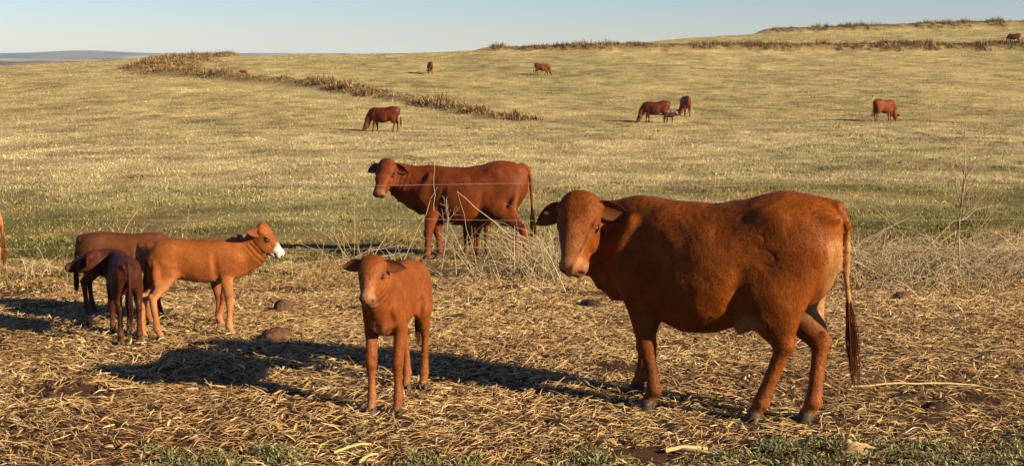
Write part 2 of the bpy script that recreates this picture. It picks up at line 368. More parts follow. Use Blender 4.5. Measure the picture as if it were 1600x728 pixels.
# ------------------------------------------------------------------ the animals
ADULT = dict(
    stations=[(-.86, 1.21, .94, .09, 0), (-.80, 1.30, .80, .17, 0), (-.68, 1.35, .69, .215, 0), (-.50, 1.37, .67, .25, .0), (-.36, 1.35, .60, .285, .08),
              (-.20, 1.30, .53, .325, .14), (-.04, 1.275, .475, .345, .17), (.14, 1.27, .465, .325, .16), (.32, 1.28, .52, .27, .12),
              (.48, 1.30, .58, .190, .1), (.62, 1.285, .62, .15, .1), (.74, 1.22, .66, .12, .1), (.83, 1.12, .76, .08, 0)],
    front=dict(sh=(.53, .135, .98), el=(.43, .150, .70), kn=(.48, .145, .385), ft=(.48, .15, .12), R=((.075, .17, .12), (.066, .115, .08), .056, .036, .045)),
    hind=dict(hip=(-.54, .15, 1.06), st=(-.46, .185, .78), gk=(-.56, .175, .61), hk=(-.68, .16, .47), ft=(-.62, .16, .12), R=((.10, .24, .2), (.098, .225, .15), (.066, .125, .10), (.045, .064, .055), .040, .047)),
    hoof=.056, neck=[(.55, 0, 1.02), (.78, 0, 1.13)], neckR=[(.15, .27, .2), (.115, .20, .14)], neckEnd=(.105, .145), hs=1.10, tail=[(-.78, 0, 1.31), (-.87, 0, 1.25), (-.905, 0, 1.12), (-.915, 0, .88), (-.93, 0, .62)],
    tailR=.026, vox=.0125)
CALF = dict(
    stations=[(-.46, .73, .62, .035, 0), (-.42, .775, .55, .075, 0), (-.34, .81, .49, .110, 0), (-.24, .82, .46, .122, 0), (-.12, .81, .445, .125, .05),
              (0, .80, .43, .137, .1), (.12, .80, .425, .137, .1), (.24, .81, .43, .118, .08), (.34, .81, .45, .098, .05), (.41, .77, .49, .078, 0), (.45, .71, .55, .045, 0)],
    front=dict(sh=(.30, .08, .64), el=(.24, .088, .47), kn=(.28, .08, .29), ft=(.275, .08, .095), R=((.038, .10, .07), (.034, .054, .045), .036, .0225, .030)),
    hind=dict(hip=(-.30, .075, .68), st=(-.26, .095, .52), gk=(-.31, .09, .42), hk=(-.385, .085, .335), ft=(-.365, .085, .095), R=((.052, .125, .1), (.048, .095, .07), (.033, .054, .045), (.027, .038, .03), .0225, .031)),
    hoof=.036, neck=[(.32, 0, .68), (.46, 0, .77)], neckR=[(.082, .165, .1), (.072, .135, .08)], neckEnd=(.068, .10), hs=.62, tail=[(-.38, 0, .785), (-.44, 0, .77), (-.468, 0, .68), (-.474, 0, .52), (-.478, 0, .38)],
    tailR=.015, vox=.009)

def ear_mesh(Mh, hpz, hs, side, droop, back=.12, wide=1.0):
    """cupped leaf with real thickness, opening forwards, in the body frame"""
    L, Wd = .205 * hs * wide, .060 * hs * wide; nu, nv = 16, 11
    fw = Mh[:, 0] * np.array([1, 1, 0]); fw /= np.linalg.norm(fw)
    out = Mh[:, 1] * side - fw * back + np.array([0, 0, -droop]); out /= np.linalg.norm(out)
    face = fw + np.array([0, 0, -.15]) + Mh[:, 1] * side * .15; face -= out * (face @ out); face /= np.linalg.norm(face); wd = np.cross(out, face)
    if wd[2] < 0: wd = -wd
    V = []
    for layer in (0, 1):
        for i in range(nu):
            t = i / (nu - 1); w = Wd * (math.sin(math.pi * min(1, .10 + .90 * t) ** .80) ** .75 if t < 1 else .02) + .010 * hs * (1 - t)
            for j in range(nv):
                a = (j / (nv - 1) - .5) * 2; curl = 1 - t * .55
                q = out * (t * L) + wd * (a * w * (1.0 if a < 0 else .8)) + face * ((a * a * .4 - .22) * w * curl) - wd * (.16 * L * t * t)
                if layer: q = q - face * (.011 * hs * (1 - .6 * abs(a)))
                V.append(q)
    V = np.array(V) + hpz + Mh @ (np.array([.05, side * .100, -.055]) * hs)
    idx = np.arange(2 * nu * nv).reshape(2, nu, nv); q = []
    for i in range(nu - 1):
        for j in range(nv - 1):
            q.append((idx[0, i, j], idx[0, i + 1, j], idx[0, i + 1, j + 1], idx[0, i, j + 1])); q.append((idx[1, i, j], idx[1, i, j + 1], idx[1, i + 1, j + 1], idx[1, i + 1, j]))
        for j in (0, nv - 1): q.append((idx[0, i, j], idx[1, i, j], idx[1, i + 1, j], idx[0, i + 1, j]))
    for j in range(nv - 1):
        for i in (0, nu - 1): q.append((idx[0, i, j], idx[0, i, j + 1], idx[1, i, j + 1], idx[1, i, j]))
    return V, np.array(q), np.repeat([1, 0], nu * nv)
def uv_sphere(c, r, n=12, m=8, M=None):
    V = []; F4 = []
    for i in range(m + 1):
        for j in range(n):
            a, b = math.pi * i / m, 2 * math.pi * j / n; V.append((r[0] * math.sin(a) * math.cos(b), r[1] * math.sin(a) * math.sin(b), r[2] * math.cos(a)))
    for i in range(m):
        for j in range(n): F4.append((i * n + j, (i + 1) * n + j, (i + 1) * n + (j + 1) % n, i * n + (j + 1) % n))
    V = np.array(V)
    if M is not None: V = V @ M.T
    return V + np.array(c), np.array(F4)
def tube_arrays(paths, rads, sides=5):
    """paths: list of (n,3) arrays, rads: list of (n,) arrays -> V, F"""
    VV, FF, base = [], [], 0
    for P, r in zip(paths, rads):
        P = np.asarray(P, float); n = len(P); T = np.gradient(P, axis=0); T /= np.linalg.norm(T, axis=1)[:, None] + 1e-9
        u = np.cross(T, [.13, .31, .94]); u /= np.linalg.norm(u, axis=1)[:, None] + 1e-9; w = np.cross(T, u)
        a = np.arange(sides) * 2 * math.pi / sides
        ring = P[:, None] + (u[:, None] * np.cos(a)[None, :, None] + w[:, None] * np.sin(a)[None, :, None]) * np.asarray(r)[:, None, None]
        VV.append(ring.reshape(-1, 3)); i = base + np.arange(n * sides).reshape(n, sides); j = np.roll(i, -1, 1)
        FF.append(np.stack([i[:-1], j[:-1], j[1:], i[1:]], -1).reshape(-1, 4)); base += n * sides
    return np.concatenate(VV), np.concatenate(FF)
def strands(paths, w0, colors, parent, name='tail_switch', mat=None, loc=None):
    V, F_ = tube_arrays(paths, [np.linspace(w, w * .25, len(p)) for p, w in zip(paths, w0)], 3)
    C = np.concatenate([np.tile(c, (len(p) * 3, 1)) for p, c in zip(paths, colors)])
    return mesh_obj(name, V, F_, mat or M_HAIR, parent, C)

HOOVES = []
def fur(root, V, Q, C, n, s, hl, jl):
    """short lying coat hairs: thin two-sided wedges combed backwards and down"""
    a, b, c, d = [V[Q[:, i]] for i in range(4)]; N = np.cross(c - a, d - b); ar = np.linalg.norm(N, axis=1); N /= ar[:, None] + 1e-12
    ok = ~((hl[Q[:, 0], 0] > .40 * jl) & (hl[Q[:, 0], 0] < .6) & (np.abs(hl[Q[:, 0], 1]) < .2) & (np.abs(hl[Q[:, 0], 2]) < .3)); w_ = ar * ok; pk = rng.choice(len(Q), n, p=w_ / w_.sum())
    u, v = rng.random((n, 1)), rng.random((n, 1)); P = (a[pk] * (1 - u) + b[pk] * u) * (1 - v) + (d[pk] * (1 - u) + c[pk] * u) * v; N = N[pk]
    T = np.array([-.75, 0, -.65]) + rng.normal(0, .28, (n, 3)) + (np.stack([fbm(P[:, 0] * 6, P[:, 1] * 6, P[:, 2] * 6 + q, 2) for q in (0, 30, 60)], 1) - .5) * 2.0
    T -= N * (T * N).sum(1)[:, None]; T /= np.linalg.norm(T, axis=1)[:, None] + 1e-9; B = np.cross(N, T)
    L = rng.uniform(.014, .028, n)[:, None] * s; w = rng.uniform(.0012, .0022, n)[:, None] * s
    V3 = np.stack([P - B * w - N * .002, P + B * w - N * .002, P + T * L + N * (L * rng.uniform(.06, .28, (n, 1)))], 1).reshape(-1, 3)
    cc = C[Q[pk, 0]] * rng.uniform(.8, 1.2, (n, 1)) * (.70 + .6 * fbm(P[:, 0] * 9, P[:, 1] * 9, P[:, 2] * 9, 3))[:, None]; cc = np.repeat(cc[:, None], 3, 1) * np.array([.85, .85, 1.1])[None, :, None]
    o = mesh_obj('coat_hair', V3, [np.arange(3 * n).reshape(n, 3)], M_FUR, root, np.clip(cc.reshape(-1, 3), 0, 1), smooth=False); o['kind'] = 'stuff'
def build_bovine(name, base, pos, heading, label, cat, group, coat=(.26, .068, .017), scale=1.0, hooves=None, knees=None, neck=None, head=(0, 30, 0), head_pos=None,
                 ear_droop=(.25, .25), vox=None, detail=True, paint=None, tail=None, belly=1.0, udder=0, tagged=0, top_adj=0, dewlap=0, leg_r=1.0, hair=0, ear_back=.12, head_scale=1.0, lenf=1.0, jl=None, extra=None, sides=1.0):
    """pos = world ground point under the middle of the trunk, heading = compass angle of the nose in the world (radians, from +x)"""
    A = base; s = scale; root = empty(name, (pos[0], pos[1], float(h(pos[0], pos[1]))), heading)
    tag(root, label, cat, group)
    ch, sh = math.cos(heading), math.sin(heading)
    def gz(x, y): wx, wy = pos[0] + ch * x - sh * y, pos[1] + sh * x + ch * y; return float(h(wx, wy)) - root.location.z
    def loc(p): dx, dy = p[0] - pos[0], p[1] - pos[1]; return (dx * ch + dy * sh, -dx * sh + dy * ch)
    st = [(x * s * lenf, (t + (top_adj if -.1 < x < .3 else 0)) * s, (t - (t - b) * (1 + (belly - 1) * (1 if abs(x) < .4 * (1 if A is ADULT else .6) else .3))) * s, w * s * sides, p) for x, t, b, w, p in A['stations']]
    neck_pts = [np.array(p) * s * [lenf, 1, 1] for p in (neck or A['neck'])]
    # head frame
    hy, hp, hr = [R(v) for v in head]
    Mh = np.array(Matrix.Rotation(hy, 3, 'Z') @ Matrix.Rotation(hp, 3, 'Y') @ Matrix.Rotation(hr, 3, 'X'))
    hs = A['hs'] * s * head_scale
    hpz = np.array(head_pos if head_pos is not None else (neck_pts[-1] / s + np.array([.2 * A['hs'], 0, .12]))) * s
    H = lambda p: hpz + Mh @ (np.array(p) * hs)
    pts = [np.array([q[0], 0, q[2]]) for q in st] + [hpz, H((.55, 0, -.1)), H((0, 0, .15))] + [np.array(p) * s for p in (tail or A['tail'])]
    lo = np.min(pts, 0); hi = np.max(pts, 0); wmx = max(q[3] for q in st) * 1.25
    lo = np.minimum(lo - .12 * s - .03, [0, -wmx - .05, -.12]); hi = np.maximum(hi + .12 * s + .03, [0, wmx + .05, 0])
    if hooves is not None:
        for hv in hooves:
            lo[:2] = np.minimum(lo[:2], np.array(hv[:2]) - .12 * s); hi[:2] = np.maximum(hi[:2], np.array(hv[:2]) + .12 * s)
    f = Field(lo, hi, vox or A['vox'] * (1 if detail else 2.6))
    kk = .05 * s if A is ADULT else .03 * s
    f.loft(st, kk)
    hoof_info = []
    # legs: order front-left, front-right, hind-left, hind-right
    for li, (kind, sg) in enumerate((('front', 1), ('front', -1), ('hind', 1), ('hind', -1))):
        L = A[kind]; mir = np.array([lenf, sg, 1]); ftd = np.array(L['ft']) * mir * s
        ft = ftd.copy(); hv = hooves[li] if hooves is not None and hooves[li] is not None else None
        if hv is not None: ft[0] = hv[0] - .05 * s * (1 if A is ADULT else .6); ft[1] = hv[1]
        dz = gz(ft[0], ft[1]); ft[2] += dz; dx, dy = ft[0] - ftd[0], ft[1] - ftd[1]
        rr = [np.array(r) * s * (leg_r if i_ > 1 else 1) for i_, r in enumerate(L['R'])]
        up = (1, 0, 0)
        if kind == 'front':
            a, b = np.array(L['sh']) * mir * s, np.array(L['el']) * mir * s; c = np.array(L['kn']) * mir * s
            c += np.array([dx * .62, dy * .6, dz * .6])
            if knees is not None and knees[li] is not None: c[0] += knees[li][0] * s; c[1] += knees[li][1] * s
            f.seg(a, b, rr[0], rr[1], kk, up=up); f.seg(b, c, rr[1], rr[2] * 1.0, kk * .8, up=up)
            f.seg(c, c * .5 + ft * .5, rr[2], rr[3], kk * .4); f.seg(c * .5 + ft * .5, ft, rr[3], rr[4], kk * .3)
            f.ell(c + np.array([.008 * s, 0, 0]), rr[2] * np.array([1.08, 1.0, 1.35]), k=kk * .3)
            fr = rr[4]
        else:
            a, b, g_, c = [np.array(L[q]) * mir * s for q in ('hip', 'st', 'gk', 'hk')]
            g_ += np.array([dx * .25, dy * .3, 0]); c += np.array([dx * .6, dy * .7, dz * .6]); b += np.array([dx * .1, 0, 0])
            if knees is not None and knees[li] is not None:
                c[0] += knees[li][0] * s; c[1] += knees[li][1] * s; g_[0] += knees[li][0] * s * .5; g_[1] += knees[li][1] * s * .5
                if len(knees[li]) > 2: c[2] += knees[li][2] * s
            f.seg(a, b, rr[0], rr[1], kk, up=up); f.seg(b, g_, rr[1], rr[2], kk * .8, up=up); f.seg(g_, c, rr[2], rr[3], kk * .6, up=up)
            f.seg(c, c * .45 + ft * .55, (rr[3][0] * .85, rr[3][1] * .8), rr[4], kk * .35, up=up); f.seg(c * .45 + ft * .55, ft, rr[4], rr[5], kk * .3)
            f.ell(c + np.array([-.022 * s, 0, .025 * s]) * (1 if A is ADULT else .7), np.array([.032, .026, .05]) * s * (1 if A is ADULT else .6), k=kk * .4)
            # hamstring line from the seat bone down to the hock
            f.seg(np.array([a[0] - .16 * s * (1 if A is ADULT else .55), a[1] * .8, a[2] - .02 * s]), g_ + np.array([-.06 * s * (1 if A is ADULT else .6), 0, 0]), (rr[0][0] * .7, rr[0][0] * .9), (rr[2][0] * .6, rr[2][0] * .7), kk, up=up)
            fr = rr[5]
        f.ell(ft, fr * np.array([1.12, 1.05, 1.0]), k=kk * .2)
        hf = A['hoof'] * s; toe = ft + np.array([hf * .75, 0, -ft[2] + dz + hf * .75])
        HOOVES.append((pos[0] + ch * toe[0] - sh * toe[1], pos[1] + sh * toe[0] + ch * toe[1]))
        f.seg(ft, toe, fr * .82, fr * .9, kk * .2)
        hoof_info.append((toe, hf, dz, ft))
    # neck
    NR = [np.array(r) * s for r in A['neckR']]; ne = A['neckEnd']
    nend = H((.075, 0, -.135)); P_ = neck_pts + [nend]; Rr = NR + [np.array([ne[0] * s, ne[1] * s, ne[0] * s])]
    # smooth the neck with a quadratic curve through its points
    P_ = np.array(P_); tt = np.linspace(0, 1, 8); cu = [((1 - t) ** 2) * P_[0] + 2 * t * (1 - t) * (P_[1] * 2 - (P_[0] + P_[-1]) / 2) + t * t * P_[-1] for t in tt]
    rs = [((1 - t) ** 2) * Rr[0] + 2 * t * (1 - t) * (Rr[1] * 2 - (Rr[0] + Rr[-1]) / 2) + t * t * Rr[-1] for t in tt]
    f.chain(cu, rs, kk * .6)
    if dewlap:
        q0 = np.array([.60 * s, 0, .70 * s]) if A is ADULT else np.array([.36 * s, 0, .42 * s]); th = H((.12, 0, -.22)); w = .028 * s
        for i in range(5):
            t0, t1 = i / 5, (i + 1) / 5; c0, c1 = [np.array(cu[0]) * 0 + q0 * (1 - t) + th * t + np.array([.10 * math.sin(math.pi * t) * s * dewlap, 0, -.02]) for t in (t0, t1)]
            f.seg(c0, c1, (w, .09 * s), (w * .9, .07 * s), kk * .7)
    # head
    U = Mh[:, 2]
    hk_ = .035 * hs; calf = A is CALF; jl = jl or (.87 if calf else .96)
    nw = .80 if calf else 1.0
    f.ell(H((.085, 0, -.080)), np.array([.125, .118, .105]) * hs, Mh, hk_)
    f.seg(H((.07, 0, -.05)), H((.25 * jl, 0, -.068)), np.array([.120, .070, .09]) * hs, np.array([.096 * nw, .066, .06]) * hs, hk_, up=U)
    f.seg(H((.25 * jl, 0, -.068)), H((.42 * jl, 0, -.088)), np.array([.096 * nw, .066, .06]) * hs, np.array([.074 * nw, .058, .05]) * hs, hk_, up=U)
    f.seg(H((.12, 0, -.175)), H((.38 * jl, 0, -.150)), np.array([.092, .065, .07]) * hs, np.array([.062 * nw, .045, .04]) * hs, hk_, up=U)
    f.ell(H((.465 * jl, 0, -.095)), np.array([.050, .088 * (nw * .5 + .5), .064]) * hs, Mh, hk_)
    f.ell(H((.435 * jl, 0, -.152)), np.array([.045, .056, .026]) * hs, Mh, hk_ * .5)
    f.ell(H((.005, 0, -.02)), np.array([.045, .095, .05]) * hs, Mh, hk_)
    for sg in (1, -1):
        f.ell(H((.17, .082 * sg, -.150)), np.array([.11, .036, .080]) * hs, Mh, hk_)
        f.ell(H((.150, .098 * sg, -.045)), np.array([.055, .028, .024]) * hs, Mh, hk_ * .6)
        f.ell(H((.170, .092 * sg, -.102)), np.array([.05, .024, .02]) * hs, Mh, hk_ * .6)
        f.ell(H((.17, .116 * sg, -.074)), np.array([.033, .018, .023]) * hs, Mh, hk_ * .35, cut=True)
        f.ell(H((.508 * jl, .050 * sg, -.086)), np.array([.022, .016, .014]) * hs, Mh, hk_ * .3, cut=True)
        f.seg(H((.03, .085 * sg, -.06)), H((.045, .115 * sg, -.055)), .040 * hs, .026 * hs, hk_)
        f.seg(H((.505 * jl, .0, -.132)), H((.36 * jl, .076 * sg, -.140)), .006 * hs + .003, .005 * hs + .003, hk_ * .3, cut=True)
    # muscle and bone relief: shoulder blade, elbow crease, hip and pin bones, flank hollow, seam between the thighs
    q_ = (1, 1, 1) if A is ADULT else (.56, .46, .61)
    D_ = lambda x, y, z: np.array([x * q_[0], y * q_[1] * (sides if y else 1), z * q_[2]]) * s
    dk = .07 * s * (1 if A is ADULT else .5)
    for g_ in (1, -1):
        f.seg(D_(.47, .168 * g_, 1.15), D_(.58, .165 * g_, .86), .022 * s * q_[1], .035 * s * q_[1], dk)
        f.ell(D_(.66, .11 * g_, .92), D_(.07, .04, .08), k=dk)
        f.seg(D_(.27, .31 * g_, 1.12), D_(.29, .27 * g_, .72), D_(.02, .03, 0)[0] + .004, .014 * s, dk * 1.2, cut=True)
        f.ell(D_(-.42, .195 * g_, 1.225), D_(.07, .03, .04), k=dk * 1.2); f.ell(D_(-.74, .10 * g_, 1.235), D_(.07, .04, .04), k=dk * .7)
        f.ell(D_(-.25, .34 * g_, 1.12), D_(.09, .035, .08), k=dk * 1.1, cut=True)
        f.seg(D_(-.30, .335 * g_, .93), D_(-.24, .30 * g_, .68), .014 * s, .014 * s, dk, cut=True)
        f.seg(D_(-.72, .275 * g_, 1.02), D_(-.62, .29 * g_, .74), .006 * s, .006 * s, dk, cut=True)
    f.seg(D_(-.93, 0, 1.02), D_(-.80, 0, .70), .018 * s, .024 * s, dk * .7, cut=True)
    f.seg(D_(.88, 0, .98), D_(.82, 0, .80), .010 * s, .008 * s, dk * .5, cut=True)
    # tail
    tp = [np.array(p) * s for p in (tail or A['tail'])]; tr = A['tailR'] * s; Tp = []
    for i in range(len(tp) - 1):
        for t in (0, .5): Tp.append(tp[i] * (1 - t) + tp[i + 1] * t)
    Tp.append(tp[-1]); f.chain(Tp, [tr * (1.35 - .75 * i / (len(Tp) - 1)) for i in range(len(Tp))], kk * .35)
    if udder:
        f.ell(np.array([-.30, 0, .60]) * s, np.array([.15, .13, .13]) * s * udder, k=.05)
        for ux, uy in ((-.24, .06), (-.24, -.06), (-.36, .06), (-.36, -.06)): f.seg(np.array([ux, uy, .50]) * s, np.array([ux, uy, .42]) * s, .018, .012, .02)
    if extra: extra(f, s)
    V, Q = f.mesh()
    nz = fbm(V[:, 0] * 7 / s, V[:, 1] * 7 / s, V[:, 2] * 7 / s, 3) - .5
    ctr = np.zeros_like(V)
    Nn = np.zeros_like(V); fn = np.cross(V[Q[:, 2]] - V[Q[:, 0]], V[Q[:, 3]] - V[Q[:, 1]])
    for i in range(4): np.add.at(Nn, Q[:, i], fn)
    Nn /= np.linalg.norm(Nn, axis=1)[:, None] + 1e-9
    legm = sstep(.5 * s, .7 * s, V[:, 2]) if A is ADULT else sstep(.3 * s, .45 * s, V[:, 2])
    V = V + Nn * (nz * .018 * s * legm)[:, None]
    ax_ = cu[-1] - cu[0]; tn = ((V - cu[0]) @ ax_) / (ax_ @ ax_); fold = np.sin(tn * np.linalg.norm(ax_) / s / (.030 if A is ADULT else .019) * 3.1416 + 5 * fbm(V[:, 0] * 4, V[:, 1] * 4, V[:, 2] * 4, 2))
    fm = sstep(.30, .5, tn) * (1 - sstep(.8, .92, tn)) * (V[:, 2] < np.interp(tn, np.linspace(0, 1, 8), [c_[2] for c_ in cu]) + .06 * s)
    V = V + Nn * (fold * fm * (.0045 if A is ADULT else .0028) * s * (1 if detail else 0))[:, None]
    # coat colour
    hl = ((V - hpz) @ Mh) / hs                       # coordinates in the head frame
    inhead = (hl[:, 0] > -.02) & (hl[:, 0] < .6) & (np.abs(hl[:, 1]) < .16) & (hl[:, 2] > -.26) & (hl[:, 2] < .1)
    C = np.tile(np.array(coat), (len(V), 1)); vn = fbm(V[:, 0] * 5, V[:, 1] * 5, V[:, 2] * 5, 4)
    C *= (.8 + .4 * vn)[:, None]
    def tint(mask, rgb, k=1.0):
        m = (mask * k)[:, None]; C[:] = C * (1 - m) + np.array(rgb) * m
    c0 = np.array(coat); Hh = A['stations'][3][1] * s
    tint(1 - sstep(.06 * Hh, .34 * Hh, V[:, 2]), np.minimum(c0 * 1.15 + [.02, .018, .01], 1), .6)         # lower legs a little paler
    inner = (1 - sstep(.0, .5, np.abs(V[:, 1]) / (wmx * .8))) * (1 - sstep(.42 * Hh, .62 * Hh, V[:, 2]))
    tint(inner, c0 * 1.25 + [.05, .04, .02], .5)
    if detail:
        tint(inhead * sstep(.40 * jl, .455 * jl, hl[:, 0]), c0 + c0[0] * np.array([.40, .38, .26]), .85)                                    # bare muzzle
        nd = np.minimum(np.linalg.norm(hl - np.array([.508 * jl, .050, -.086]), axis=1), np.linalg.norm(hl - np.array([.508 * jl, -.050, -.086]), axis=1))
        tint(inhead * (1 - sstep(.018, .030, nd)), (.015, .009, .007), .95)
        ed = np.minimum(np.linalg.norm((hl - np.array([.17, .112, -.074])) * [1, .6, 1.2], axis=1), np.linalg.norm((hl - np.array([.17, -.112, -.074])) * [1, .6, 1.2], axis=1))
        tint(inhead * (1 - sstep(.026, .056, ed)), c0 * .22, .85)
        mouth = inhead * (np.abs(hl[:, 2] + .135) < .009) * (hl[:, 0] > .37 * jl)
        tint(mouth.astype(float), c0 * .12, .85)
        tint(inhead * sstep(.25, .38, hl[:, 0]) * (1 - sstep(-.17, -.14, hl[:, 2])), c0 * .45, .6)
    if paint: paint(V, C, hl, inhead, tint, s)
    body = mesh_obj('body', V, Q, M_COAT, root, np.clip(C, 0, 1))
    if hair: fur(root, V, Q, np.clip(C, 0, 1), hair, s if A is ADULT else s * .8, hl, jl)
    # ears, eyes, hooves, switch
    for i, sg in enumerate((1, -1)):
        v, q, ins = ear_mesh(Mh, hpz, hs, sg, ear_droop[i], ear_back, 1.08 if A is CALF else 1.0)
        cc = np.where(ins[:, None] > 0, c0 * .8 + [.03, .018, .01], c0 * 1.05)
        e = mesh_obj('ear', v, q, M_EAR, root, cc)
        if tagged and sg == tagged:
            vv, qq = uv_sphere(v.reshape(2, 16, 11, 3)[0, 8, 7] + Mh[:, 0] * .008, (.018, .018, .018), 10, 6, Mh @ np.diag([.35, 1.1, 1.2])); mesh_obj('ear_tag', vv, qq, M_TAG, e)
    if detail:
        for sg in (1, -1):
            v, q = uv_sphere((0, 0, 0), (1, 1, 1), 14, 9); v = (v * np.array([.031, .022, .022]) + np.array([.17, .1035 * sg, -.074])) * hs
            mesh_obj('eye', v @ Mh.T + hpz, q, M_EYE, root)
        for toe, hf, dz, ft in hoof_info:
            V_, F_ = [], []
            for cs_ in (1, -1):
                n = len(V_); o = np.array([toe[0], toe[1] + cs_ * hf * .5, dz - .012])
                ring = [(-.75, -.40), (.25, -.48), (1.0, -.18), (1.05, .18), (.25, .48), (-.75, .40)]
                for z_, sc_, off in ((0, 1.0, 0.12), (.55, .95, .02), (1.05, .82, -.15), (1.3, .62, -.22)):
                    for rx, ry in ring: V_.append(o + np.array([(rx * sc_ + off) * hf, ry * .98 * sc_ * hf, z_ * hf]))
                for l in range(3):
                    for j in range(6): F_.append((n + l * 6 + j, n + l * 6 + (j + 1) % 6, n + (l + 1) * 6 + (j + 1) % 6, n + (l + 1) * 6 + j))
                F_.append((n + 18, n + 19, n + 20, n + 21)); F_.append((n + 18, n + 21, n + 22, n + 23))
            mesh_obj('hoof', np.array(V_), np.array(F_), M_HOOF, root, smooth=True)
    end = tp[-1]; prev = tp[-2]; dr = (end - prev) / np.linalg.norm(end - prev); paths, ws, cs2 = [], [], []
    nstr = (110 if detail else 14); tl = (.42 if A is ADULT else .17) * s
    for i in range(nstr):
        a = rng.uniform(0, 6.28); r0 = tr * .5 * rng.random() ** .5; back = rng.uniform(0, .18) * s
        p0 = end - dr * back + np.array([math.cos(a), math.sin(a), 0]) * r0; spread = rng.uniform(.2, 1.5) * (1.3 * tr)
        p2 = end + dr * tl * rng.uniform(.45, 1.0) + np.array([math.cos(a), math.sin(a), 0]) * spread * .55; p1 = p0 * .4 + p2 * .6 + np.array([math.cos(a), math.sin(a), 0]) * spread
        t = np.linspace(0, 1, 5)[:, None]; paths.append((1 - t) ** 2 * p0 + 2 * t * (1 - t) * p1 + t * t * p2); ws.append((.0028 if detail else .012) * s); cs2.append(c0 * rng.uniform(.35, .8))
    strands(paths, ws, cs2, root)
    return root, loc
def world_to_local(pos, heading, p):
    dx, dy = p[0] - pos[0], p[1] - pos[1]; c, s_ = math.cos(heading), math.sin(heading); return (dx * c + dy * s_, -dx * s_ + dy * c)
def hoof_px(pos, heading, lst, verbose=None):
    out = [None if q is None else world_to_local(pos, heading, G(*q)) for q in lst]
    if verbose: pass
    if verbose: print( [None if o is None else (round(float(o[0]), 2), round(float(o[1]), 2)) for o in out])
    return out
def add_animals():
    # 1 big cow on the right
    a = math.pi - R(28); p = np.array([1.275, 8.1])
    def cow_paint(V, C, hl, ih, tint, s):
        x, y, z = V.T
        tint((1 - sstep(.0, .11, np.abs(y - .0))) * (1 - sstep(-.78, -.55, x)) * (1 - sstep(1.08, 1.2, z)) * sstep(.5, .7, z), (.38, .19, .08), .6)   # pale seat between the thighs
        inner_far = sstep(-.26, -.20, y) * (1 - sstep(-.02, .04, y)) * (1 - sstep(-.58, -.46, x)) * (1 - sstep(1.12, 1.22, z)) * sstep(.56, .70, z)
        tint(inner_far, (.42, .23, .10), .7); tint(sstep(.02, .06, y) * (1 - sstep(.13, .2, y)) * (1 - sstep(-.80, -.72, x)) * (1 - sstep(1.12, 1.2, z)) * sstep(.62, .8, z), (.40, .20, .08), .6)
        tint((1 - sstep(.25, .55, z)) * sstep(.3, .6, fbm(x * 4, y * 4, z * 3, 3)), (.075, .026, .010), .6)
        tint(sstep(-.46, -.36, x) * (1 - sstep(-.30, -.20, x)) * (1 - sstep(.64, .70, z)) * sstep(.48, .54, z), (.36, .17, .07), .45)                    # lit patch on the flank fold skin, put into the coat colour
        tint(ih * (1 - sstep(.03, .08, np.abs(hl[:, 1]))) * sstep(.1, .3, hl[:, 0]), (.36, .14, .05), .5)
        mark = [(1194, 366), (1200, 358), (1210, 359), (1214, 370), (1204, 380), (1216, 381), (1228, 388), (1231, 398), (1222, 406), (1211, 402)]
        mk = np.array([(-.42 - (q - 1212) / 225, 1.09 - (w - 382) / 255) for q, w in mark]); dm = np.full(len(V), 9.)
        for a_, b_ in zip(mk[:-1], mk[1:]):
            e = b_ - a_; t = np.clip(((x - a_[0]) * e[0] + (z - a_[1]) * e[1]) / (e @ e), 0, 1); dm = np.minimum(dm, np.hypot(x - a_[0] - t * e[0], z - a_[1] - t * e[1]))
        bm = (1 - sstep(.004, .014, dm)) * (y > .12); V[:, 1] -= bm * .0035; tint(bm, np.array(C.mean(0)) * .55, .6)                                    # old brand scar on the hip
    def cow_extra(f, s):
        f.seg((-.40 * s, .24 * s, .66 * s), (-.26 * s, .24 * s, .56 * s), (.02, .05), (.02, .04), .06)       # flank fold
    hv = hoof_px(p, a, [(1010, 637), (992, 612), (1176, 657), (1257, 657)], 'cow1')
    build_bovine('cow', ADULT, p, a, 'large red-brown cow on the right standing side-on in straw with head turned to the camera', 'cow', None,
                 coat=(.175, .043, .005), scale=1.04, hooves=hv, neck=[(.55, 0, .98), (.78, .03, 1.055)], head_pos=(.80, .21, 1.300), head=(103, 55, 2),
                 ear_droop=(.10, .42), paint=cow_paint, extra=cow_extra, tagged=-1, dewlap=.7, vox=.011, leg_r=1.0, hair=60000, head_scale=.985, jl=.90, lenf=.93,
                 tail=[(-.66, 0, 1.315), (-.76, 0, 1.30), (-.825, -.0, 1.19), (-.825, -.01, .92), (-.86, -.03, .60)])
    # 2 second cow behind
    a = math.pi - R(9); p = G(728, 404)[:2]
    hv = hoof_px(p, a, [(662, 411), (682, 407), (818, 414), (800, 407)], 'cow2')
    build_bovine('cow', ADULT, p, a, 'dark red cow with an udder standing side-on behind the tangle of dry stalks', 'cow', None,
                 coat=(.13, .028, .006), scale=1.0, hooves=hv, neck=[(.55, 0, 1.0), (.86, .03, 1.10)], head_pos=(1.08, .14, 1.36), head=(78, 50, 0), udder=1.0, dewlap=1.1, vox=.016, hair=26000)
    # 2b calf behind her
    a = R(80); p = G(745, 401)[:2]
    build_bovine('calf', CALF, p, a, 'calf mostly hidden behind the dark red cow, its hind legs under her belly', 'calf', None, coat=(.09, .020, .007), vox=.02)
    # 3 calf facing the camera
    p = G(622, 622)[:2]; a = math.atan2(-.55, -.11)
    hv = hoof_px(p, a, [(620, 647), (579, 645), (661, 606), (634, 607)], 'calf3')
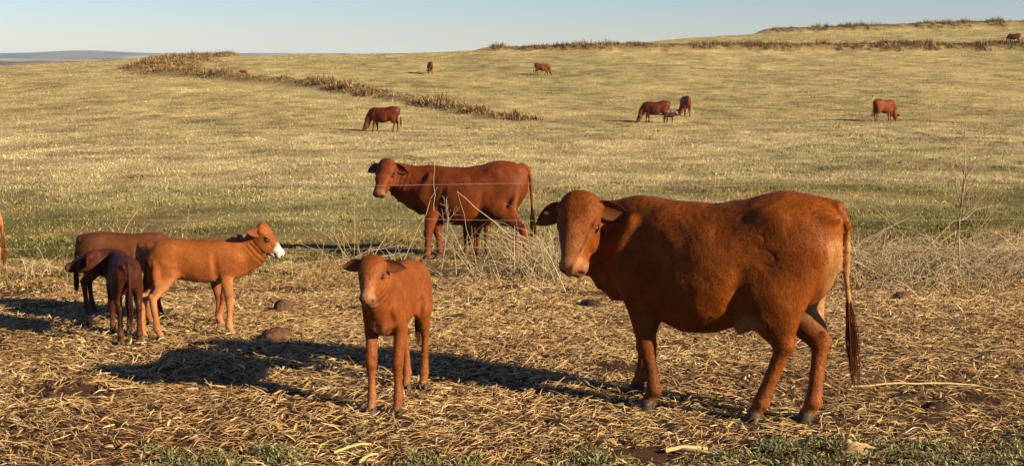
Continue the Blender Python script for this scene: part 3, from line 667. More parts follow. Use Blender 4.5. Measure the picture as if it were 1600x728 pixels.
    def c3(V, C, hl, ih, tint, s):
        tint(ih * (1 - sstep(.03, .07, np.abs(hl[:, 1] - .01))) * sstep(.2, .34, hl[:, 0]), (.40, .17, .08), .4)
        tint(sstep(.36, .44, V[:, 0]) * (1 - sstep(.03, .07, np.abs(V[:, 1]))) * (1 - sstep(.55, .6, V[:, 2])), (.44, .24, .13), .5)
    build_bovine('calf', CALF, p, a, 'chestnut calf standing in the centre, facing the camera with both ears out', 'calf', None, coat=(.19, .052, .012), scale=1.10, sides=.70, lenf=.92, head_scale=.95, hooves=hv,
                 neck=[(.32, 0, .68), (.45, 0, .78)], head_pos=(.47, 0, .94), head=(2, 50, 0), ear_droop=(.0, .05), paint=c3, leg_r=.90, hair=26000)
    # 4 light calf with white face
    a = R(4); p = G(315, 515)[:2]
    hv = hoof_px(p, a, [(348, 511), (364, 526), (227, 529), (252, 530)], 'calf4')
    def c4(V, C, hl, ih, tint, s):
        tint(ih * sstep(.27, .33, hl[:, 0] + .5 * np.minimum(hl[:, 2] + .06, 0) + (fbm(V[:, 0] * 45, V[:, 1] * 45, V[:, 2] * 45, 2) - .5) * .10), (.66, .60, .52), .95)
        tint(ih * sstep(.475 * .87, .51 * .87, hl[:, 0]), (.40, .20, .15), .7)
        for g_ in (1, -1): tint(ih * (1 - sstep(.014, .026, np.linalg.norm(hl - np.array([.508 * .87, .05 * g_, -.086]), axis=1))), (.03, .015, .01), .9)
        tint((ih * (np.abs(hl[:, 2] + .135) < .010) * (hl[:, 0] > .33)).astype(float), (.10, .05, .03), .7)
        tint((1 - sstep(.42, .52, V[:, 2])) * sstep(.2, .3, V[:, 2]), (.48, .22, .10), .45); tint(1 - sstep(.05, .4, V[:, 2]), (.52, .24, .12), .55)
    build_bovine('calf', CALF, p, a, 'light brown calf with a white muzzle standing side-on facing right', 'calf', None, coat=(.22, .064, .015), scale=.99, hooves=hv,
                 neck=[(.33, 0, .65), (.46, 0, .69)], head_pos=(.565, -.01, .935), head_scale=1.17, head=(-8, 48, 0), ear_back=.6, ear_droop=(-.35, -.3), paint=c4, hair=26000)
    # 5 dark calf
    a = R(114); p = G(196, 528)[:2]
    hv = hoof_px(p, a, [(164, 538), None, (186, 541), (210, 537)], 'calf5')
    build_bovine('calf', CALF, p, a, 'small dark brown calf seen from behind with its head turned left', 'calf', None, coat=(.055, .014, .006), scale=.88, hooves=None,
                 neck=[(.30, 0, .63), (.38, .10, .68)], head_scale=1.15, head_pos=(.36, .22, .80), head=(66, 20, 0), hair=18000)
    # 6 calf behind it
    a = R(2); p = G(200, 492)[:2]
    build_bovine('calf', CALF, p, a, 'brown calf standing behind the small dark calf, only its back and rump showing', 'calf', None, coat=(.10, .032, .012), scale=.97, vox=.014,
                 neck=[(.32, 0, .60), (.42, 0, .60)], head_pos=(.50, -.05, .62), head=(-10, 50, 0), hair=12000)
    # 7 calf hidden behind the light calf
    a = R(5); p = G(297, 505)[:2]
    build_bovine('calf', CALF, p, a, 'calf almost hidden behind the light white-muzzled calf, one ear above its neck', 'calf', None, coat=(.20, .06, .02), scale=.96, vox=.014,
                 neck=[(.32, 0, .62), (.42, 0, .66)], head_pos=(.47, -.06, .83), head=(-70, 40, 0))
    # 8 calf at the left edge
    a = R(178); p = G(-66, 447)[:2]
    build_bovine('calf', CALF, p, a, 'orange-brown calf cut off by the left edge of the picture', 'calf', None, coat=(.32, .11, .035), scale=1.15, vox=.014)
add_animals()
def far_cow(px, py, heading, scale, label, coat=(.24, .055, .016), pose='graze', base=ADULT, cat='cow', group='cattle grazing far out on the pasture', dist=None):
    if dist is None: p = G(px, py)[:2]
    else: r_ = ray(px, py); p = np.array([r_[0], r_[1]]) * dist / r_[1]
    if pose == 'graze':
        kw = dict(neck=[(.58, 0, .95), (.82, 0, .72)], head_pos=(1.02, .06, .46), head=(12, 62, 0)) if base is ADULT else dict(neck=[(.33, 0, .66), (.44, 0, .70)], head_pos=(.54, 0, .78), head=(0, 40, 0))
    else: kw = dict(neck=[(.58, 0, 1.0), (.80, 0, .85)], head_pos=(.95, .1, .62), head=(10, 60, 0))
    hv = None
    if base is ADULT: hv = [(.60 * scale, .15), (.44 * scale, -.15), (-.50 * scale, .15), (-.66 * scale, -.15)]
    build_bovine('cow' if cat == 'cow' else 'calf', base, p, heading, label, cat, group, coat=coat, scale=scale, vox=.035 if base is ADULT else .03, detail=False, hooves=hv, leg_r=1.15, **kw)
far_cow(600, 206, math.pi - R(12), .98, 'dark red cow grazing to the left in front of the diagonal grass bank', (.095, .018, .006))
far_cow(672, 116, R(100), .97, 'distant cow seen end-on at the top of the field left of centre', (.11, .026, .008))
far_cow(847, 118, R(-12), .95, 'distant brown cow grazing to the right just below the bank', (.13, .038, .011))
far_cow(1024, 192, math.pi - R(8), .98, 'dark cow grazing to the left with a small calf at its heels', (.085, .019, .006))
far_cow(1045, 192.5, R(5), .78, 'tiny dark calf standing behind the grazing cow right of centre', (.03, .010, .007), base=CALF, cat='calf')
far_cow(1070, 182, R(97), .98, 'red cow seen from behind, beside the cow with the tiny calf', (.12, .026, .008))
far_cow(1381, 190, R(30), 1.0, 'orange-red cow grazing on the open pasture at the right', (.125, .027, .007))
far_cow(1584, 68, math.pi - R(15), .98, 'dark cow grazing at the far right edge between the two banks', (.09, .020, .008))
far_cow(381, 121, R(170), .80, 'reddish calf half hidden behind the left part of the diagonal bank', (.17, .042, .012), base=CALF, cat='calf', dist=131)

# ------------------------------------------------------------------ ground cover
def blades(name, P, hgt, wid, lean, az, C, mat, kind='stuff', label=None, cat=None, parent=None, curl=.5):
    """upright tapered two-part blades. P (n,3) base, az lean direction, lean 0..1.5 (radians from vertical)"""
    n = len(P); dirh = np.stack([np.cos(az), np.sin(az), np.zeros(n)], 1); sd_ = rng.uniform(0, math.pi, n); sdv = np.stack([np.cos(sd_), np.sin(sd_), np.zeros(n)], 1) * (wid / 2)[:, None]
    l1 = lean * (1 - curl * .5); l2 = lean * (1 + curl)
    m = P + (dirh * np.sin(l1)[:, None] + np.array([0, 0, 1.]) * np.cos(l1)[:, None]) * (hgt * .55)[:, None]
    t = m + (dirh * np.sin(l2)[:, None] + np.array([0, 0, 1.]) * np.cos(l2)[:, None]) * (hgt * .45)[:, None]
    V = np.stack([P - sdv, P + sdv, m + sdv * .8, m - sdv * .8, t], 1).reshape(-1, 3); b = np.arange(n)[:, None] * 5
    quads = b + np.array([[0, 1, 2, 3]]); tris = b + np.array([[3, 2, 4]])
    C = np.asarray(C); CC = np.stack([C * .9, C * .9, C, C, C], 1).reshape(-1, 3)
    o = mesh_obj(name, V, [quads, tris], mat, parent, np.clip(CC, 0, .9), smooth=False)
    return tag(o, label, cat, kind=kind)
def litter(name, P, L, wid, az, pitch, C, mat, label, arch=.06):
    """lying straws: bent strips folded along the middle, resting on the ground"""
    n = len(P); d = np.stack([np.cos(az) * np.cos(pitch), np.sin(az) * np.cos(pitch), np.sin(pitch)], 1); s_ = np.stack([-np.sin(az), np.cos(az), rng.normal(0, .35, n)], 1)
    s_ /= np.linalg.norm(s_, axis=1)[:, None]; bend = (rng.normal(0, arch, n) * L)[:, None] * s_; up = np.array([0, 0, 1.]) * (np.abs(rng.normal(0, .06, n)) * L)[:, None]
    e0 = P - d * (L / 2)[:, None]; e1 = P + d * (L / 2)[:, None]; m = P + bend + up; w = s_ * (wid / 2)[:, None]
    rz = np.array([0, 0, 1.]) * (wid * .35)[:, None]
    V = np.stack([e0 - w * .7, e0 + w * .7, m - w, m + rz, m + w, e1 - w * .4, e1 + w * .4], 1).reshape(-1, 3); b = np.arange(n)[:, None] * 7
    tr = np.concatenate([b + np.array([[0, 3, 2]]), b + np.array([[0, 1, 3]]), b + np.array([[1, 4, 3]]), b + np.array([[2, 3, 5]]), b + np.array([[3, 6, 5]]), b + np.array([[3, 4, 6]])])
    C = np.asarray(C); CC = np.repeat(C[:, None], 7, 1).reshape(-1, 3)
    return tag(mesh_obj(name, V, [tr], mat, None, np.clip(CC, 0, .9), smooth=False), label, 'straw', kind='stuff')
def sample(n, y0, y1, umax=.55, power=1.0, xmin=3.5):
    """points in the wedge seen from the field edge; density falls as 1/distance**power"""
    u = rng.random(n)
    if power == 1.0: y = np.exp(np.log(y0) + u * (np.log(y1) - np.log(y0)))          # ~1/d^2 on the ground
    else: y = np.sqrt(y0 ** 2 + u * (y1 ** 2 - y0 ** 2))                              # even density on the ground
    x = rng.uniform(-1, 1, n) * (umax * y + 1.0); return x, y
straw_pal = np.array([(.58, .38, .15), (.50, .31, .12), (.64, .46, .22), (.38, .22, .085), (.27, .14, .06), (.68, .52, .29), (.48, .28, .09)])
# straw litter over the feeding ground
n = 255000; x, y = sample(n, 5.8, 21, .50, 0)
dens = fbm(x * 1.3, y * 1.3, 6, 4); keep = rng.random(n) < sstep(.36, .53, dens + .14 * (1 - sstep(12, 17, y + (fbm(x * .5, y * .5, 2) - .5) * 5)) - .30 * sstep(14, 20, y + (fbm(x * .35, y * .35, 82, 3) - .5) * 8) - .12 * (1 - sstep(6.6, 7.5, y)))
x, y, dens = x[keep], y[keep], dens[keep]; n = len(x)
hd = np.min([np.hypot((x - a_), (y - b_ + .05) * .8) for a_, b_ in HOOVES if b_ < 16], axis=0); k_ = hd > .07; x, y, dens = x[k_], y[k_], dens[k_]; n = len(x)
L = rng.gamma(3.2, .028, n) + .02; L = np.minimum(L * .75, .30); wid = rng.uniform(.0035, .0085, n) * (.8 + .02 * y)
az = rng.normal(0, .75, n) + (fbm(x * .7, y * .7, 12, 3) - .5) * 3; pit = rng.normal(0, .22, n)
mound = sstep(.45, .7, dens) * .03
P = np.stack([x, y, h(x, y) + .004 + np.abs(np.sin(pit)) * L * .28 + rng.random(n) ** 2 * (.008 + mound)], 1)
C = straw_pal[rng.choice(7, n, p=[.24, .22, .15, .13, .08, .06, .12])] * rng.uniform(.7, 1.35, n)[:, None] * np.array([.93, .95, 1.0])
br = sstep(.5, .7, fbm(x * .9 + 30, y * .9, 3, 3))[:, None] * .55; C = C * (1 - br) + C * np.array([.62, .50, .42]) * br
litter('straw', P, L, wid, az, pit, C, M_STRAW, 'golden straw litter spread over the trampled ground around the cattle')
# broad chaff, husks and leaf scraps
n = 11000; x, y = sample(n, 5.8, 15.5, .5, 0); L = rng.uniform(.03, .10, n); wid = rng.uniform(.008, .02, n); az = rng.uniform(0, 6.28, n); pit = rng.normal(0, .3, n)
P = np.stack([x, y, h(x, y) + .02 + rng.random(n) * .02], 1); C = straw_pal[rng.choice(7, n)] * rng.uniform(.5, 1.0, n)[:, None]
litter('husk_scraps', P, L, wid, az, pit, C, M_STRAW, 'broken maize husks and leaf scraps mixed through the straw')
# dark crumbs of soil and dung through the litter
n = 9000; x, y = sample(n, 5.8, 15.5, .5, 0); kp = fbm(x * .8, y * .8, 21, 3) > .5; x, y = x[kp], y[kp]; n = len(x)
oc = np.array([(1, 0, 0), (0, 1, 0), (-1, 0, 0), (0, -1, 0), (0, 0, 1)], float); r_ = np.minimum(rng.gamma(2, .006, n) + .005, .022)
V = np.stack([x, y, h(x, y) + .006], 1)[:, None] + oc[None] * (r_[:, None, None] * rng.uniform(.6, 1.4, (n, 5, 3))) * np.array([1.2, 1.2, .8])
b = np.arange(n)[:, None] * 5; F_ = np.concatenate([b + np.array([[i, (i + 1) % 4, 4]]) for i in range(4)])
tag(mesh_obj('soil_crumbs', V.reshape(-1, 3), [F_], M_CLOD, None, smooth=False), 'brown crumbs of soil and dung scattered through the straw', 'soil', kind='stuff')
# short pasture grass from the straw outwards
n = 430000; x, y = sample(n, 12.0, 290, .50, 1.0)
n2 = fbm(x * .45, y * .45, 4, 4); keep = rng.random(n) < sstep(12, 17, y + (n2 - .5) * 5) * (.15 + .85 * sstep(.42, .58, fbm(x * .9, y * .9, 31, 3)) + .5 * sstep(20, 34, y)); x, y = x[keep], y[keep]; n = len(x)
C = field_color(x, y) * rng.uniform(.8, 1.12, n)[:, None]; dry = rng.random(n) < .34 - .2 * sstep(18, 30, y); C[dry] = np.array((.42, .33, .17)) * rng.uniform(.6, 1.1, (dry.sum(), 1))
hgt = rng.gamma(4, .011, n) * (.8 + .6 * sstep(22, 40, y)) + .012 + .0004 * y; wid = .0045 + .00050 * y * rng.uniform(.5, 1.3, n)
P = np.stack([x, y, h(x, y) - .01], 1)
blades('pasture_grass', P, hgt, wid, np.abs(rng.normal(.8, .4, n)) + .3 * sstep(18, 30, y), rng.normal(.3, 1.6, n), C, M_VEG, label='short green and yellowed pasture grass across the open field', cat='grass')
# taller tufts
nt = 5200; tx, ty = sample(nt, 14, 150, .5, 1.0); kp = fbm(tx * .25, ty * .25, 41, 3) > .47; tx, ty = tx[kp], ty[kp]; nt = len(tx); m_ = 26
x = np.repeat(tx, m_) + rng.normal(0, .06, nt * m_) * (1 + .02 * np.repeat(ty, m_)); y = np.repeat(ty, m_) + rng.normal(0, .06, nt * m_) * (1 + .02 * np.repeat(ty, m_)); n = len(x)
hgt = np.repeat(rng.uniform(.05, .14, nt), m_) * rng.uniform(.5, 1.1, n); C = field_color(x, y) * np.repeat(rng.choice([.5, .7, .85, 1.0], nt), m_)[:, None] * np.array([.96, 1.0, .95]) * rng.uniform(.8, 1.2, n)[:, None]  # darkened tufts carry the tuft shadows in their colour
blades('grass_tufts', np.stack([x, y, h(x, y) - .01], 1), hgt, .005 + .0006 * y, np.abs(rng.normal(.7, .35, n)), rng.uniform(0, 6.28, n), C, M_VEG, label='taller tufts of dry grass dotted over the field', cat='grass')
# banks: coarse dry grass and brush
for bi, (pl, cnt, lab) in enumerate(zip(banks, (80000, 80000, 60000), ('coarse tawny grass on the long diagonal contour bank at the left', 'brown dry grass along the contour bank across the right of the field', 'dry brush along the upper bank on the skyline at the right'))):
    seg = [(math.dist(a[:2], b[:2]) * (a[2] + b[2]), a, b) for a, b in zip(pl[:-1], pl[1:])]; tot = sum(q[0] for q in seg); X_, Y_, H_ = [], [], []
    for wgt, a, b in seg:
        m_ = int(cnt * wgt / tot / 14); t = rng.random(m_); w = (a[2] + (b[2] - a[2]) * t); off = rng.uniform(-1, 1, m_) * w * .95; L_ = math.dist(a[:2], b[:2]); nx, ny = -(b[1] - a[1]) / L_, (b[0] - a[0]) / L_
        X_.append(a[0] + (b[0] - a[0]) * t + nx * off); Y_.append(a[1] + (b[1] - a[1]) * t + ny * off); H_.append(np.clip(1.15 - np.abs(off / w) ** 2, .2, 1))
    tx, ty, th = np.concatenate(X_), np.concatenate(Y_), np.concatenate(H_); clump = fbm(tx * .35, ty * .35, 51 + bi, 3); kp = clump > (.26, .24, .28)[bi]; tx, ty, th, clump = tx[kp], ty[kp], th[kp], clump[kp]
    m_ = 14; sc = np.repeat(rng.uniform(.5, 1.2, len(tx)) * th * (.3 + 1.3 * sstep(.36, .7, clump)) * rng.choice([.6, 1, 1, 1.5], len(tx)), m_); x = np.repeat(tx, m_) + rng.normal(0, .22, len(tx) * m_); y = np.repeat(ty, m_) + rng.normal(0, .22, len(tx) * m_); n = len(x)
    base_c = (.68, .66, .62)[bi] * np.array([(.36, .24, .11), (.27, .165, .075), (.13, .08, .04), (.42, .31, .15)])[np.repeat(rng.choice(4, len(tx), p=[.30, .34, .26, .10]), m_)]
    blades('bank_grass', np.stack([x, y, h(x, y) - .03], 1), (.36, .48, .62)[bi] * sc * rng.uniform(.6, 1.2, n), rng.uniform(.04, .09, n), np.abs(rng.normal(.75, .4, n)), rng.uniform(0, 6.28, n), base_c * np.repeat((.6 + 1.0 * clump), m_)[:, None] * rng.uniform(.75, 1.25, n)[:, None], M_VEG, label=lab, cat='grass bank', curl=.8)
# thin twiggy bushes on the upper bank, on the skyline
for i, (px, lab) in enumerate(((1350, 'thin leafless bush on the upper bank, left of the pair'), (1368, 'thin leafless bush on the upper bank, next right of the first'), (1462, 'thin leafless bush on the upper bank nearest the right edge'))):
    r_ = ray(px, 45); p = np.array([r_[0], r_[1]]) * 264 / r_[1]; paths, rd = [], []
    for k_ in range(60):
        a = rng.uniform(0, 6.28); q = np.array([rng.normal(0, .8), rng.normal(0, .5), 0]); hh = rng.uniform(.8, 1.9)
        paths.append(np.array([q, q + [math.cos(a) * .2, math.sin(a) * .2, hh * .5], q + [math.cos(a) * .5, math.sin(a) * .5, hh]])); rd.append([.03, .02, .012])
    V, F_ = tube_arrays(paths, rd, 3); V += np.array([p[0], p[1], float(h(p[0], p[1]))]); tag(mesh_obj('bush', V, F_, M_VEG, None, np.tile((.13, .09, .06), (len(V), 1))), lab, 'bush', 'thin bushes on the upper bank')
# green weeds in the foreground strip
def leaf_clumps(name, cx, cy, size, leaves, label, pal, spread=.045):
    n = len(cx) * leaves; x = np.repeat(cx, leaves) + rng.normal(0, spread, n) * np.repeat(size, leaves); y = np.repeat(cy, leaves) + rng.normal(0, spread, n) * np.repeat(size, leaves)
    z0 = rng.random(n) * .035 * np.repeat(size, leaves); az = rng.uniform(0, 6.28, n); el = rng.uniform(-.1, 1.1, n); L = rng.uniform(.018, .042, n) * np.repeat(size, leaves) ** .5; w = L * rng.uniform(.28, .5, n)
    d = np.stack([np.cos(az) * np.cos(el), np.sin(az) * np.cos(el), np.sin(el)], 1); s_ = np.stack([-np.sin(az), np.cos(az), np.zeros(n)], 1); nn = np.cross(d, s_)
    P = np.stack([x, y, h(x, y) + .004 + z0], 1); m = P + d * (L * .5)[:, None]; dp = nn * (w * .25)[:, None]
    V = np.stack([P, m + s_ * (w / 2)[:, None] - dp * -1, m + dp * 0, m - s_ * (w / 2)[:, None] + dp, P + d * L[:, None]], 1).reshape(-1, 3); b = np.arange(n)[:, None] * 5
    tr = np.concatenate([b + np.array([q]) for q in ([0, 1, 2], [1, 4, 2], [0, 2, 3], [2, 4, 3])]); C = pal[rng.choice(len(pal), n)] * rng.uniform(.7, 1.3, n)[:, None]
    return tag(mesh_obj(name, V, [tr], M_LEAF, None, np.repeat(C[:, None], 5, 1).reshape(-1, 3), smooth=False), label, 'weeds', kind='stuff')
gp = np.array([(.14, .15, .045), (.19, .20, .08), (.26, .26, .13), (.11, .105, .03), (.30, .24, .095)])
nc_ = 2600; cx, cy = sample(nc_, 5.8, 8.0, .48, 0); kp = rng.random(nc_) < sstep(.40, .60, fbm(cx * 1.1, cy * 1.6, 61, 3) + .20 * (1 - sstep(6.7, 7.3, cy)) + .04 * sstep(-1, 1, cx) - .16); kp &= cy < 6.95 + .7 * fbm(cx * 1.5, 3.1, 2, 3); cx, cy = cx[kp], cy[kp]
leaf_clumps('ground_weeds', cx, cy, rng.uniform(.7, 1.6, len(cx)), 34, 'low grey-green weeds along the bottom edge of the straw', gp)
nc_ = 120; cx, cy = sample(nc_, 7.5, 15, .48, 0); kp = fbm(cx * .7, cy * .7, 66, 3) > .5; cx, cy = cx[kp], cy[kp]
leaf_clumps('weed_sprigs', cx, cy, rng.uniform(.5, 1.1, len(cx)), 22, 'small green sprigs scattered through the straw', gp)

# ------------------------------------------------------------------ wire fence, dry stalks, weeds
FY_ = 13.2
fr_ = empty('wire_fence', (0, FY_, float(h(0, FY_)))); tag(fr_, 'faint three-strand wire fence crossing in front of the dark red cow', 'fence')
for zz in (.17, .47, .835):
    xs = np.linspace(-9, 12, 60); V, F_ = tube_arrays([np.stack([xs, np.zeros(60), zz + .36 - .0 * xs + .012 * np.sin(xs * 1.7 + zz * 9) ], 1)], [np.full(60, .0011)], 4)
    mesh_obj('wire', V, F_, M_WIRE, fr_)
def stalk_path(p0, p1, sag=0.0, n=7, wob=.01):
    t = np.linspace(0, 1, n)[:, None]; p0, p1 = np.array(p0), np.array(p1); L = np.linalg.norm(p1 - p0)
    return p0 * (1 - t) + p1 * t + np.array([0, 0, 1.]) * (4 * t * (1 - t)) * sag + rng.normal(0, wob * L * .3, (n, 3)) * np.sin(t * math.pi)
def at(px, py, d):
    r_ = ray(px, py); return np.array([0, 0, CAMZ]) + r_ * d / r_[1]
stalk_pal = np.array([(.44, .33, .17), (.36, .25, .13), (.24, .155, .08), (.50, .41, .26)])
def stalk_thing(name, paths, rads, label, cat, group=None, pal=stalk_pal, bare=False):
    V, F_ = tube_arrays(paths, rads, 4); C = np.concatenate([np.tile(pal[rng.integers(len(pal))] * rng.uniform(.8, 1.2), (len(p) * 4, 1)) for p in paths])
    b = np.array(V.min(0)); ctr = np.array([V[:, 0].mean(), V[:, 1].mean(), 0]); ctr[2] = float(h(ctr[0], ctr[1])); o = mesh_obj(name, V - ctr, F_, M_STRAW, None, C); o.location = ctr
    return tag(o, label, cat, group)
# named long stalks measured in the photograph: (px,py) base, (px,py) tip, distance
for i, (b_, t_, d, sag, lab) in enumerate([
    ((630, 408), (684, 292), 12.6, 0, 'long straight dry stalk leaning across the dark red cow\'s forelegs'),
    ((744, 412), (715, 300), 12.7, .0, 'dry stalk leaning left under the dark red cow\'s belly'),
    ((800, 372), (714, 299), 12.7, 0, 'dry stalk sloping down right across the dark red cow\'s flank'),
    ((690, 404), (760, 347), 12.6, 0, 'dry stalk slanting up right below the dark red cow\'s belly'),
    ((862, 430), (790, 318), 12.4, .12, 'arched dry stalk over the dark red cow\'s hind leg'),
    ((700, 452), (800, 375), 12.3, 0, 'thick pale stalk lying up behind the front calf'),
    ((560, 410), (588, 372), 12.6, 0, 'short stalk leaning right behind the front calf\'s ear'),
    ((448, 462), (512, 388), 12.0, 0, 'long pale stalk leaning right beside the white-muzzled calf'),
    ((553, 400), (556, 250), 12.8, 0, 'thin upright weed stem left of the dark red cow'),
    ((678, 330), (679, 255), 12.6, 0, 'thin upright stem against the dark red cow\'s shoulder'),
    ((884, 456), (838, 370), 12.4, .05, 'pale stalk leaning into the big cow\'s chin'),
    ((196, 394), (176, 300), 11.9, 0, 'thin dry stem rising behind the small dark calf'),
    ((160, 400), (130, 372), 11.9, 0, 'short dry stem left over the back of the calf behind'),
    ((178, 398), (215, 330), 11.9, .04, 'dry stem bending right over the small dark calf'),
    ((1112, 330), (1122, 212), 13.5, 0, 'thin upright weed rising above the big cow\'s back'),
    ((1205, 330), (1190, 235), 13.5, 0, 'thin curved weed stem above the big cow\'s hips'),
    ((1330, 470), (1455, 392), 12.9, .15, 'long arching stalk right of the big cow\'s tail'),
    ((1380, 470), (1600, 378), 12.6, .1, 'long stalk sweeping to the right edge over the stem heap')]):
    stalk_thing('dry_stalk', [stalk_path(at(*b_, d), at(*t_, d + rng.uniform(-.2, .3)), sag, 7, .05)], [np.linspace(.0030, .0014, 7) if 'thin' in lab else np.linspace(.0052, .0022, 7)], lab, 'dry stalk')
def stem_clump(px, py, n, width, hmax, label, arch=.5, lean=0.0, rmax=.0075, depth=.35, group='clumps of dry stems along the fence line'):
    c = G(px, py); paths, rd = [], []
    for i in range(n):
        q = c + np.array([rng.normal(0, width * .5), rng.normal(0, depth), 0]); q[2] = float(h(q[0], q[1])); hh = hmax * rng.uniform(.25, 1); dx = rng.normal(lean, arch) * hh
        e = q + np.array([dx, rng.normal(0, .3) * hh, hh * rng.uniform(.2, 1)]); paths.append(stalk_path(q, e, rng.uniform(0, .3) * hh, 6, .03)); rd.append(np.linspace(rmax * rng.uniform(.4, 1), .0018, 6))
    o = stalk_thing('stem_clump', paths, rd, label, 'dry stems', group); o['kind'] = 'stuff'; return o
stem_clump(850, 432, 300, .32, .75, 'dense clump of pale dry stems between the dark red cow and the big cow', .5)
stem_clump(770, 440, 50, .6, .7, 'loose tangle of dry stems below the dark red cow\'s belly', .7)
stem_clump(640, 436, 34, .7, .7, 'sparse dry stems behind the centre calf', .5)
stem_clump(540, 420, 34, .5, .8, 'sparse upright dry stems between the white-muzzled calf and the centre calf', .4)
stem_clump(180, 440, 40, .35, .95, 'thin dry weed stems rising behind the left calves', .4)
stem_clump(40, 430, 60, .6, .45, 'low flattened stems near the left edge', .9)
stem_clump(1400, 434, 1300, 1.0, .46, 'grey heap of bent dry stems right of the big cow', 1.25, .2, depth=.6)
stem_clump(1545, 426, 1300, .9, .52, 'thick heap of bent dry stems at the right edge', 1.1, .1, depth=.6)
stem_clump(1340, 430, 70, .4, .75, 'dry stems just behind the big cow\'s tail', .6)
stem_clump(1460, 420, 26, 1.2, 1.0, 'scattered tall thin stems standing over the stem heap', .35, rmax=.004)
stem_clump(1450, 430, 150, 1.5, 1.0, 'tall wispy brown stems standing up out of the stem heap', .5, .05, rmax=.004, depth=.7)
stem_clump(1575, 420, 60, .5, 1.1, 'tall thin stems at the right edge above the stem heap', .45, rmax=.004, depth=.6)
stem_clump(420, 425, 40, .8, .55, 'thin dry stems behind the white-muzzled calf', .5, rmax=.004)
def arcs(px, py, n, width, label, depth=.5):
    c = G(px, py); paths, rd = [], []
    for i in range(n):
        q = c + np.array([rng.normal(0, width * .5), rng.normal(0, depth), 0]); q[2] = float(h(q[0], q[1])); d = rng.choice([-1, 1, 1]); L_ = rng.uniform(.5, 1.3)
        e = q + np.array([d * L_ * .8, rng.normal(0, .25), L_ * rng.uniform(.1, .65)]); paths.append(stalk_path(q, e, L_ * rng.uniform(.0, .16), 8, .06)); rd.append(np.linspace(rng.uniform(.004, .0075), .002, 8))
    o = stalk_thing('bent_stalks', paths, rd, label, 'dry stems', 'bent stalks along the fence line', np.array([(.56, .44, .26), (.46, .34, .18), (.34, .24, .13)])); o['kind'] = 'stuff'
arcs(1400, 430, 30, 1.1, 'pale bent stalks arching out of the left part of the stem heap'); arcs(1560, 425, 30, 1.0, 'pale bent stalks arching out of the stem heap at the right edge')
arcs(850, 430, 22, .35, 'pale bent stalks fanning out between the two big cows'); arcs(690, 440, 10, .9, 'loose bent stalks behind the centre calf'); arcs(520, 430, 7, .7, 'loose bent stalks left of the centre calf')
def tall_weed(px, py, hh, label, lean, nb=9):
    c = G(px, py); paths = [stalk_path(c, c + np.array([lean * .45, .05, hh * .62]), 0, 8, .02)]; rd = [np.linspace(.013, .008, 8)]; top = paths[0][-1]
    for i in range(nb):
        t = rng.integers(4, 8); q = paths[0][t]; a = rng.uniform(-1, 1) * .6 + lean * .5; l = hh * rng.uniform(.15, .42); p = stalk_path(q, q + np.array([math.sin(a) * l, rng.normal(0, .15) * l, math.cos(a) * l]), 0, 6, .04); paths.append(p); rd.append(np.linspace(.007, .003, 6))
        for k_ in range(3):
            q2 = p[rng.integers(2, 6)]; a2 = a + rng.normal(0, .6); l2 = l * rng.uniform(.2, .45); paths.append(stalk_path(q2, q2 + np.array([math.sin(a2) * l2, rng.normal(0, .2) * l2, math.cos(a2) * l2]), 0, 4, .03)); rd.append(np.linspace(.0042, .002, 4))
    return stalk_thing('tall_weed', paths, rd, label, 'weed', None, np.array([(.24, .16, .10), (.30, .21, .13)]))
tall_weed(1484, 440, 1.95, 'tall branched leafless weed standing in the stem heap at the right', .32, 12)
tall_weed(1500, 440, 1.2, 'shorter brown weed stem beside the tall branched weed', -.1, 3)
tall_weed(690, 420, 1.0, 'branched dry weed in front of the dark red cow\'s shoulder', .2, 8)
tall_weed(1105, 380, .95, 'thin branched weed behind the big cow\'s back', .15, 4)

# ------------------------------------------------------------------ clods, dung, husks
def clod(name, px, py, size, mat, label, cat, seed, flat=.5):
    c = G(px, py); import bmesh as bm_; b = bm_.new(); bm_.ops.create_icosphere(b, subdivisions=4, radius=1); V = np.array([v.co[:] for v in b.verts]); F_ = np.array([[v.index for v in f_.verts] for f_ in b.faces]); b.free()
    r_ = .62 + .5 * fbm(V[:, 0] * 1.4 + seed, V[:, 1] * 1.4, V[:, 2] * 1.4 + 5, 3) + .16 * fbm(V[:, 0] * 7 + seed, V[:, 1] * 7, V[:, 2] * 7, 2); V = V * r_[:, None] * np.array(size) / 2; V[:, 2] = np.where(V[:, 2] < 0, V[:, 2] * .3, V[:, 2])
    o = mesh_obj(name, V, [F_], mat, None); o.location = c; o.rotation_euler = (0, 0, seed); return tag(o, label, cat)
clod('soil_clod', 430, 531, (.36, .25, .22), M_CLOD, 'big brown earth clod in the straw at the end of the long shadow', 'clod', 1)
clod('soil_clod', 441, 487, (.22, .18, .26), M_CLOD, 'rough brown clod right of the white-muzzled calf\'s forelegs', 'clod', 2)
clod('soil_clod', 1408, 468, (.26, .2, .16), M_CLOD, 'brown clod in the straw below the grey stem heap', 'clod', 3)
clod('dung_pat', 712, 500, (.24, .2, .12), M_DUNG, 'black dung pat right behind the centre calf', 'dung', 4)
clod('dung_pat', 922, 478, (.26, .22, .14), M_DUNG, 'dark dung pat below the big cow\'s chin', 'dung', 5)
clod('dung_pat', 1465, 640, (.20, .16, .10), M_DUNG, 'dark dung pat in the straw right of the big cow\'s hind hooves', 'dung', 6)
clod('dung_pat', 1412, 622, (.26, .18, .06), M_DUNG, 'crumbled flat dung between the tail and the right-hand pat', 'dung', 7)
clod('dung_pat', 870, 662, (.22, .14, .05), M_DUNG, 'flat dark dung streak in front of the big cow', 'dung', 8)
clod('dung_pat', 1052, 668, (.2, .16, .05), M_DUNG, 'dark scraps of dung between the big cow\'s fore and hind hooves', 'dung', 9)
